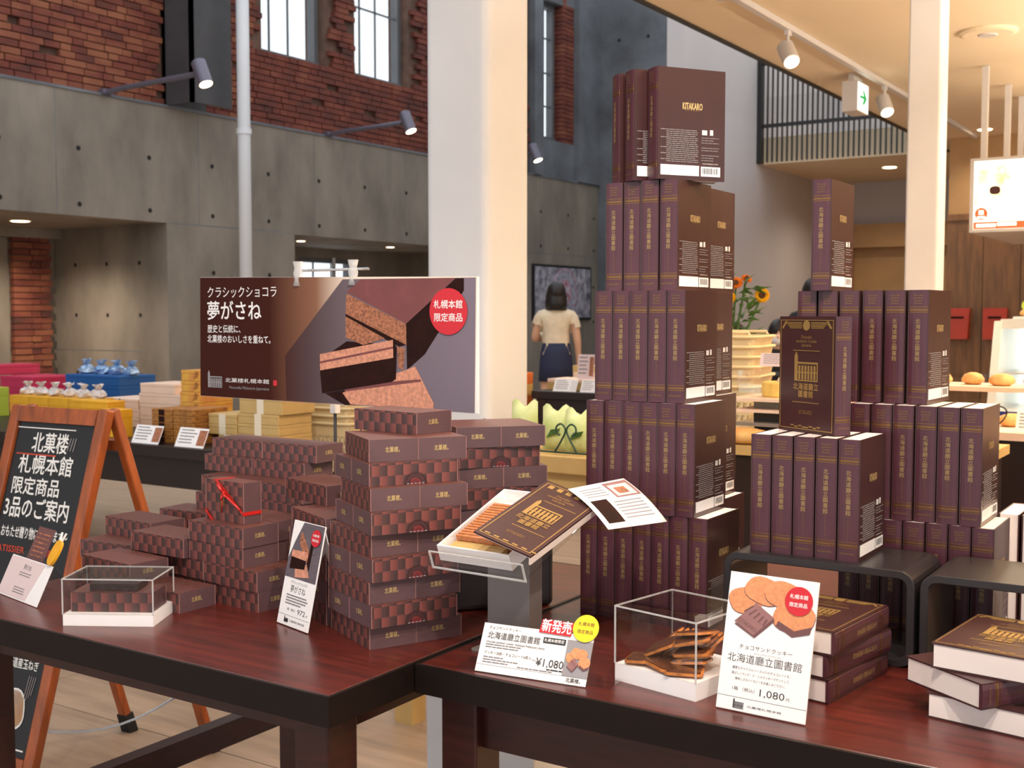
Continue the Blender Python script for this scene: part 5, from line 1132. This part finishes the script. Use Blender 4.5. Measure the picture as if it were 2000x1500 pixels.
# ================================================================= SUNFLOWERS
fs_ = thing('flower_stand', 'slim dark stand under the sunflower vase', 'stand', (-2.14, 5.16, 0)); obj('stand_top', G().lathe([(.15, .74), (.15, .77)], 20), fs_, mats='counter_dark'); obj('stand_leg', G().lathe([(.12, 0), (.03, .03), (.03, .74)], 14), fs_, mats='counter_dark')
fl = thing('flower_arrangement', 'sunflowers and green leaves in a vase between the two towers', 'flowers', (-2.14, 5.16, .771)); random.seed(14)
obj('vase', G().lathe([(.06, 0), (.085, .05), (.085, .2), (.05, .27), (.06, .29)], 20), fl, mats='fridge_white', smooth=True)
def flower(px_, py_, pz_, r, m, face):
    st_ = obj('stem', G().tube([(0, 0, .2), (px_ * .5, py_ * .5, .2 + (pz_ - .2) * .6), (px_, py_, pz_)], .006, 6), fl, mats='leaf'); d = Vector(face).normalized(); M = d.to_track_quat('Z', 'Y').to_matrix().to_4x4(); M.translation = (px_, py_, pz_)
    g = G(); n = 17
    for ly in range(2):
        for i in range(n):
            a = 2 * math.pi * (i + ly * .5) / n; c, s = math.cos(a), math.sin(a); z0 = .006 - ly * .004
            g.extr([(c * r * .35 - s * r * .06, s * r * .35 + c * r * .06, z0), (c * r * .35 + s * r * .06, s * r * .35 - c * r * .06, z0), (c * r * .75 + s * r * .12, s * r * .75 - c * r * .12, z0 + .008), (c * r, s * r, z0), (c * r * .75 - s * r * .12, s * r * .75 + c * r * .12, z0 + .008)], (0, 0, .002))
    o = obj('petals', g, fl, mats=m); o.matrix_local = M; o = obj('seed_head', G().lathe([(r * .42, 0), (r * .42, .012), (r * .3, .02), (r * .1, .014)], 20), fl, mats='seed', smooth=True); o.matrix_local = M
CD = (2.14, -5.16, -.2)
flower(.12, .07, .612, .037, 'petal', (.5, -.9, .1)); flower(.02, .0, .665, .035, 'petal_orange', (.2, -.8, .6)); flower(-.06, .02, .655, .036, 'petal', (-.2, -.9, .3)); flower(.05, .05, .685, .026, 'petal_orange', (.5, -.5, .8)); flower(.0, -.03, .60, .032, 'petal', (.3, -.9, .2))
for i in range(90):
    a = random.uniform(0, 6.28); rr = random.uniform(.02, .13); zz = random.uniform(.36, .66); L = random.uniform(.05, .09)
    g = G(); g.extr([(0, 0, 0), (L * .35, L * .22, .008), (L, 0, -.004), (L * .35, -L * .22, .008)], (0, 0, .0015)); obj('leaf', g, fl, (rr * math.cos(a), rr * math.sin(a), zz), (random.uniform(-.6, .6), random.uniform(-.9, .5), a), mats='leaf')
obj('stem', G().tube([(0, 0, .25), (-.04, .02, .6), (-.03, .03, .78)], .005, 6), fl, mats='leaf')
for i in range(9): g = G(); g.extr([(0, 0, 0), (.025, .014, 0), (.06, 0, .01), (.025, -.014, 0)], (0, 0, .0015)); obj('leaf', g, fl, (-.035 + .004 * i % .01, .025, .62 + i * .02), (0, -.6, i * 2.2), mats='leaf')

# ================================================================= BAKERY AT THE RIGHT
def counter(label, x0, x1, y0, y1, z, m='counter_dark', topm='box_white'):
    t = thing('bakery_counter', label, 'counter', ((x0 + x1) / 2, (y0 + y1) / 2, 0)); hx, hy = (x1 - x0) / 2, (y1 - y0) / 2
    obj('counter_body', G().box(-hx, hx, -hy, hy, 0, z - .03), t, mats=m); obj('counter_top', G().box(-hx - .02, hx + .02, -hy - .02, hy + .02, z - .03, z), t, mats=topm); return t
counter('low dark counter with cakes between the two towers', -1.62, -.75, 3.62, 4.1, .87, 'counter_dark', 'box_kraft'); counter('long bakery counter with bread at right', -1.75, 1.6, 4.85, 5.6, .84)
random.seed(8)
def bun(x, y, z, r, label, kind=0):
    g = G(); g.lathe([(r * .6, 0), (r * .98, r * .22), (r, r * .45), (r * .75, r * .8), (r * .3, r * .95), (r * .05, r * .97)], 16, 0, (0, 0, 0), 1, .85 if kind == 0 else .5)
    o = obj('bread_bun', g, None, (x, y, z), (0, 0, random.uniform(0, 3)), mats='bread', smooth=True); tag(o, label, 'bread', 'bread on the bakery counter')
tier = thing('bread_tier', 'cream raised shelf carrying the round buns', 'shelf', (-.6, 5.40, .84)); obj('shelf_board', G().box(-1.05, 1.2, -.16, .16, .13, .15), tier, mats='box_white')
for s in (-1.0, 0, 1.15): obj('shelf_leg', G().box(s - .02, s + .02, -.14, .14, 0, .13), tier, mats='box_white')
for i in range(11): bun(-1.50 + i * .128, 5.36 + .05 * (i % 2),   .991, .054, 'round golden bun, %s on the raised shelf' % ('tenth from the left' if i == 9 else 'last on the right' if i == 10 else ORD[i] + ' from the left'))
for i in range(12): bun(-1.42 + i * .13, 5.06 + .05 * (i % 3), .841, .055, 'loaf, %s in the lower bread row' % (ORD[i] + ' from the left' if i < 10 else 'last but one' if i == 10 else 'last on the right'), i % 2)
sn = thing('bread_guard', 'clear sneeze guard in front of the buns', 'glass panel', (-.6, 4.92, .84)); obj('pane', G().box(-1.05, 1.2, 0, .006, .10, .22), sn, mats='acrylic')
for s in (-1.05, 1.19): obj('post', G().box(s, s + .01, -.005, .012, 0, .225), sn, mats='chrome')
pricecard(-.845, -.70, 4.87, .841, .085, 'white price card at the front of the bakery counter'); pricecard(-1.50, -1.26, 4.90, .841, .07, 'cream price card among the loaves', 'sponge_pink', 20, 'box_white')
hr = thing('wire_basket_front', 'dark heart-shaped wire front before the loaves', 'wire rail', (-.93, 4.89, .841))
for s in (-1, 1): obj('heart_half', G().tube(smooth([(0, 0, .01), (s * .035, 0, .04), (s * .05, 0, .075), (s * .03, 0, .095), (s * .008, 0, .085), (s * .012, 0, .065)]), .003, 6), hr, mats='wire_dark')
# cakes between the towers
ck = thing('cake_stand', 'clear box with a yellow cake on a white board between the towers', 'cake display', (-1.40, 3.78, .87)); obj('lower_shelf', G().box(-.1, .16, -.12, .12, .06, .072), ck, mats='acrylic_grey'); obj('riser', G().box(-.05, .12, -.08, .08, 0, .06), ck, mats='black_trim'); obj('middle_shelf', G().box(-.1, .16, -.12, .12, .105, .115), ck, mats='box_white'); obj('support', G().box(-.06, .12, -.06, .06, .072, .105), ck, mats='counter_dark')
obj('cake_board', G().box(-.12, .16, -.13, .12, .142, .152), ck, mats='box_white'); obj('support', G().box(-.06, .12, -.06, .06, .115, .142), ck, mats='acrylic_grey')
for a, b, c, d in ((-.1, .14, -.11, -.107), (-.1, -.097, -.107, .1), (.137, .14, -.107, .1)): obj('clear_wall', G().box(a, b, c, d, .152, .242), ck, mats='acrylic')
ca = thing('yellow_cake', 'round yellow cheesecake with a cream peak between the towers', 'cake', (-1.405, 3.78, 1.0222)); obj('sponge', G().lathe([(.062, 0), (.066, .005), (.066, .044), (.062, .05)], 26), ca, (.02, 0, 0), mats='cake_yellow', smooth=False); obj('cream_peak', G().lathe([(.018, .05), (.014, .06), (.002, .075)], 12), ca, (.02, 0, 0), mats='cream', smooth=True)
pricecard(-1.435, -1.28, 3.70, 1.125, .045, 'pale pink card above the yellow cake', 'print_white', 20, 'card_pink')
br = obj('bread_loaf', G().ell((0, 0, .028), .11, .045, .028, 18, 8), None, (-1.47, 3.65, .8705), mats='bread', smooth=True); tag(br, 'flat orange loaf at the front of the low counter', 'bread')
# refrigerated showcase with signs
fg = thing('glass_showcase', 'white refrigerated glass showcase lit from inside at the right edge', 'showcase', (-.75, 6.75, 0))
obj('case_base', G().box(-.5, .8, -.35, .35, 0, .80), fg, mats='fridge_white'); obj('blue_stripe', G().box(-.5, .8, -.356, -.35, .72, .80), fg, mats='fridge_blue'); obj('back_wall', G().box(-.46, .78, .3, .35, .80, 1.22), fg, mats='fridge_light'); obj('top_hood', G().box(-.47, .8, -.2, .35, 1.22, 1.27), fg, mats='fridge_white'); obj('glass_shelf', G().box(-.46, .78, -.15, .3, .98, .99), fg, mats='fridge_white')
obj('glass_front', G().hexa([(-.46, -.35, .80), (.78, -.35, .80), (.78, -.345, .80), (-.46, -.345, .80), (-.46, -.2, 1.22), (.78, -.2, 1.22), (.78, -.195, 1.22), (-.46, -.195, 1.22)]), fg, mats='acrylic'); obj('side_frame', G().hexa([(-.5, -.36, .80), (-.46, -.36, .80), (-.46, .35, .80), (-.5, .35, .80), (-.5, -.21, 1.26), (-.46, -.21, 1.26), (-.46, .35, 1.26), (-.5, .35, 1.26)]), fg, mats='fridge_white')
pl = thing('pastry_plate', 'white tray of small pastries on top of the showcase', 'tray', (-.95, 6.72, 1.271)); obj('tray', G().box(-.22, .3, -.12, .12, 0, .012), pl, mats='fridge_white')
for i in range(5): bun(-1.12 + i * .11, 6.68, 1.2845, .038, 'small pastry, %s on the showcase tray' % (ORD[i] + ' from the left'))
ps2 = leaning('pastry_sign', 'white and pink pastry sign on the showcase', 'sign', -1.16, 6.86, 0, 6, 1.271); obj('board', G().box(0, .3, 0, .004, 0, .19), ps2, mats='card_pink'); obj('pastry_photo', G().extr([(a, -.001, b) for a, b in blob(.12, .11, .09, .06)], (0, -.001, 0)), ps2, mats='sponge'); obj('green_badge', G().disc((.015, -.002, .07), .03, 20), ps2, mats='box_lime'); obj('title_band', G().box(0, .3, -.002, 0, .0, .05), ps2, mats='paper'); obj('red_tag', G().box(.03, .07, -.004, 0, .15, .24), ps2, mats='menu_red')
# red menu boxes on the wood wall
for x, lb in ((-2.62, 'left'), (-2.28, 'right')):
    mb = thing('menu_box', 'orange-red menu box on the wood panels, %s of two' % lb, 'wall box', (x, 12.0, 1.05)); obj('box_body', G().hexa([(-.1, -.10, 0), (.1, -.10, 0), (.1, .0, 0), (-.1, .0, 0), (-.11, -.05, .3), (.11, -.05, .3), (.11, .0, .3), (-.11, .0, .3)]), mb, mats='menu_red'); obj('slot', G().box(-.06, .06, -.07, -.066, .2, .22), mb, mats='choc_dark')
# hanging light box
lb_ = thing('hanging_sign', 'bright hanging light box with bread photo and brown strip at the right', 'light box', (-1.8, 8.5, 1.85)); WL, HL = 1.5, .5
obj('case', G().box(0, WL, .01, 1.6, 0, HL), lb_, mats='lamp_white'); g = G(); g.box(0, WL, -.01, .01, 0, .02); g.box(0, WL, -.01, .01, HL - .02, HL); g.box(0, .025, -.01, .01, .02, HL - .02); obj('frame', g, lb_, mats='lamp_white')
obj('lit_panel', G().box(.025, WL, -.002, .009, .02, HL - .02), lb_, mats='sign_lit'); obj('bread_photo', G().extr([(a, -.003, b) for a, b in ((.027, .18), (.12, .22), (.2, .24), (.26, .36), (.22, .45), (.05, .42), (.03, .3))], (0, -.001, 0)), lb_, mats='sign_photo')
obj('dark_filling', G().extr([(a, -.0045, b) for a, b in blob(.16, .28, .035, .028)], (0, -.001, 0)), lb_, mats='sign_dark'); obj('brown_strip', G().box(.027, WL, -.004, -.002, .022, .07), lb_, mats='sign_brown'); obj('strip_lettering', G().box(.045, .17, -.006, -.004, .035, .056).box(.18, .3, -.006, -.004, .04, .062), lb_, mats='sign_lit'); obj('brown_badge', G().disc((.075, -.003, .125), .042, 26, 0, 'y', .001), lb_, mats='sign_brown'); obj('badge_mark', G().box(.06, .09, -.006, -.004, .12, .148).box(.05, .1, -.006, -.004, .095, .108), lb_, mats='sign_lit')
for y in (.15, .95, 1.5): obj('hanger_rod', G().box(.03, .07, y, y + .04, HL, 1.148), lb_, mats='lamp_white')
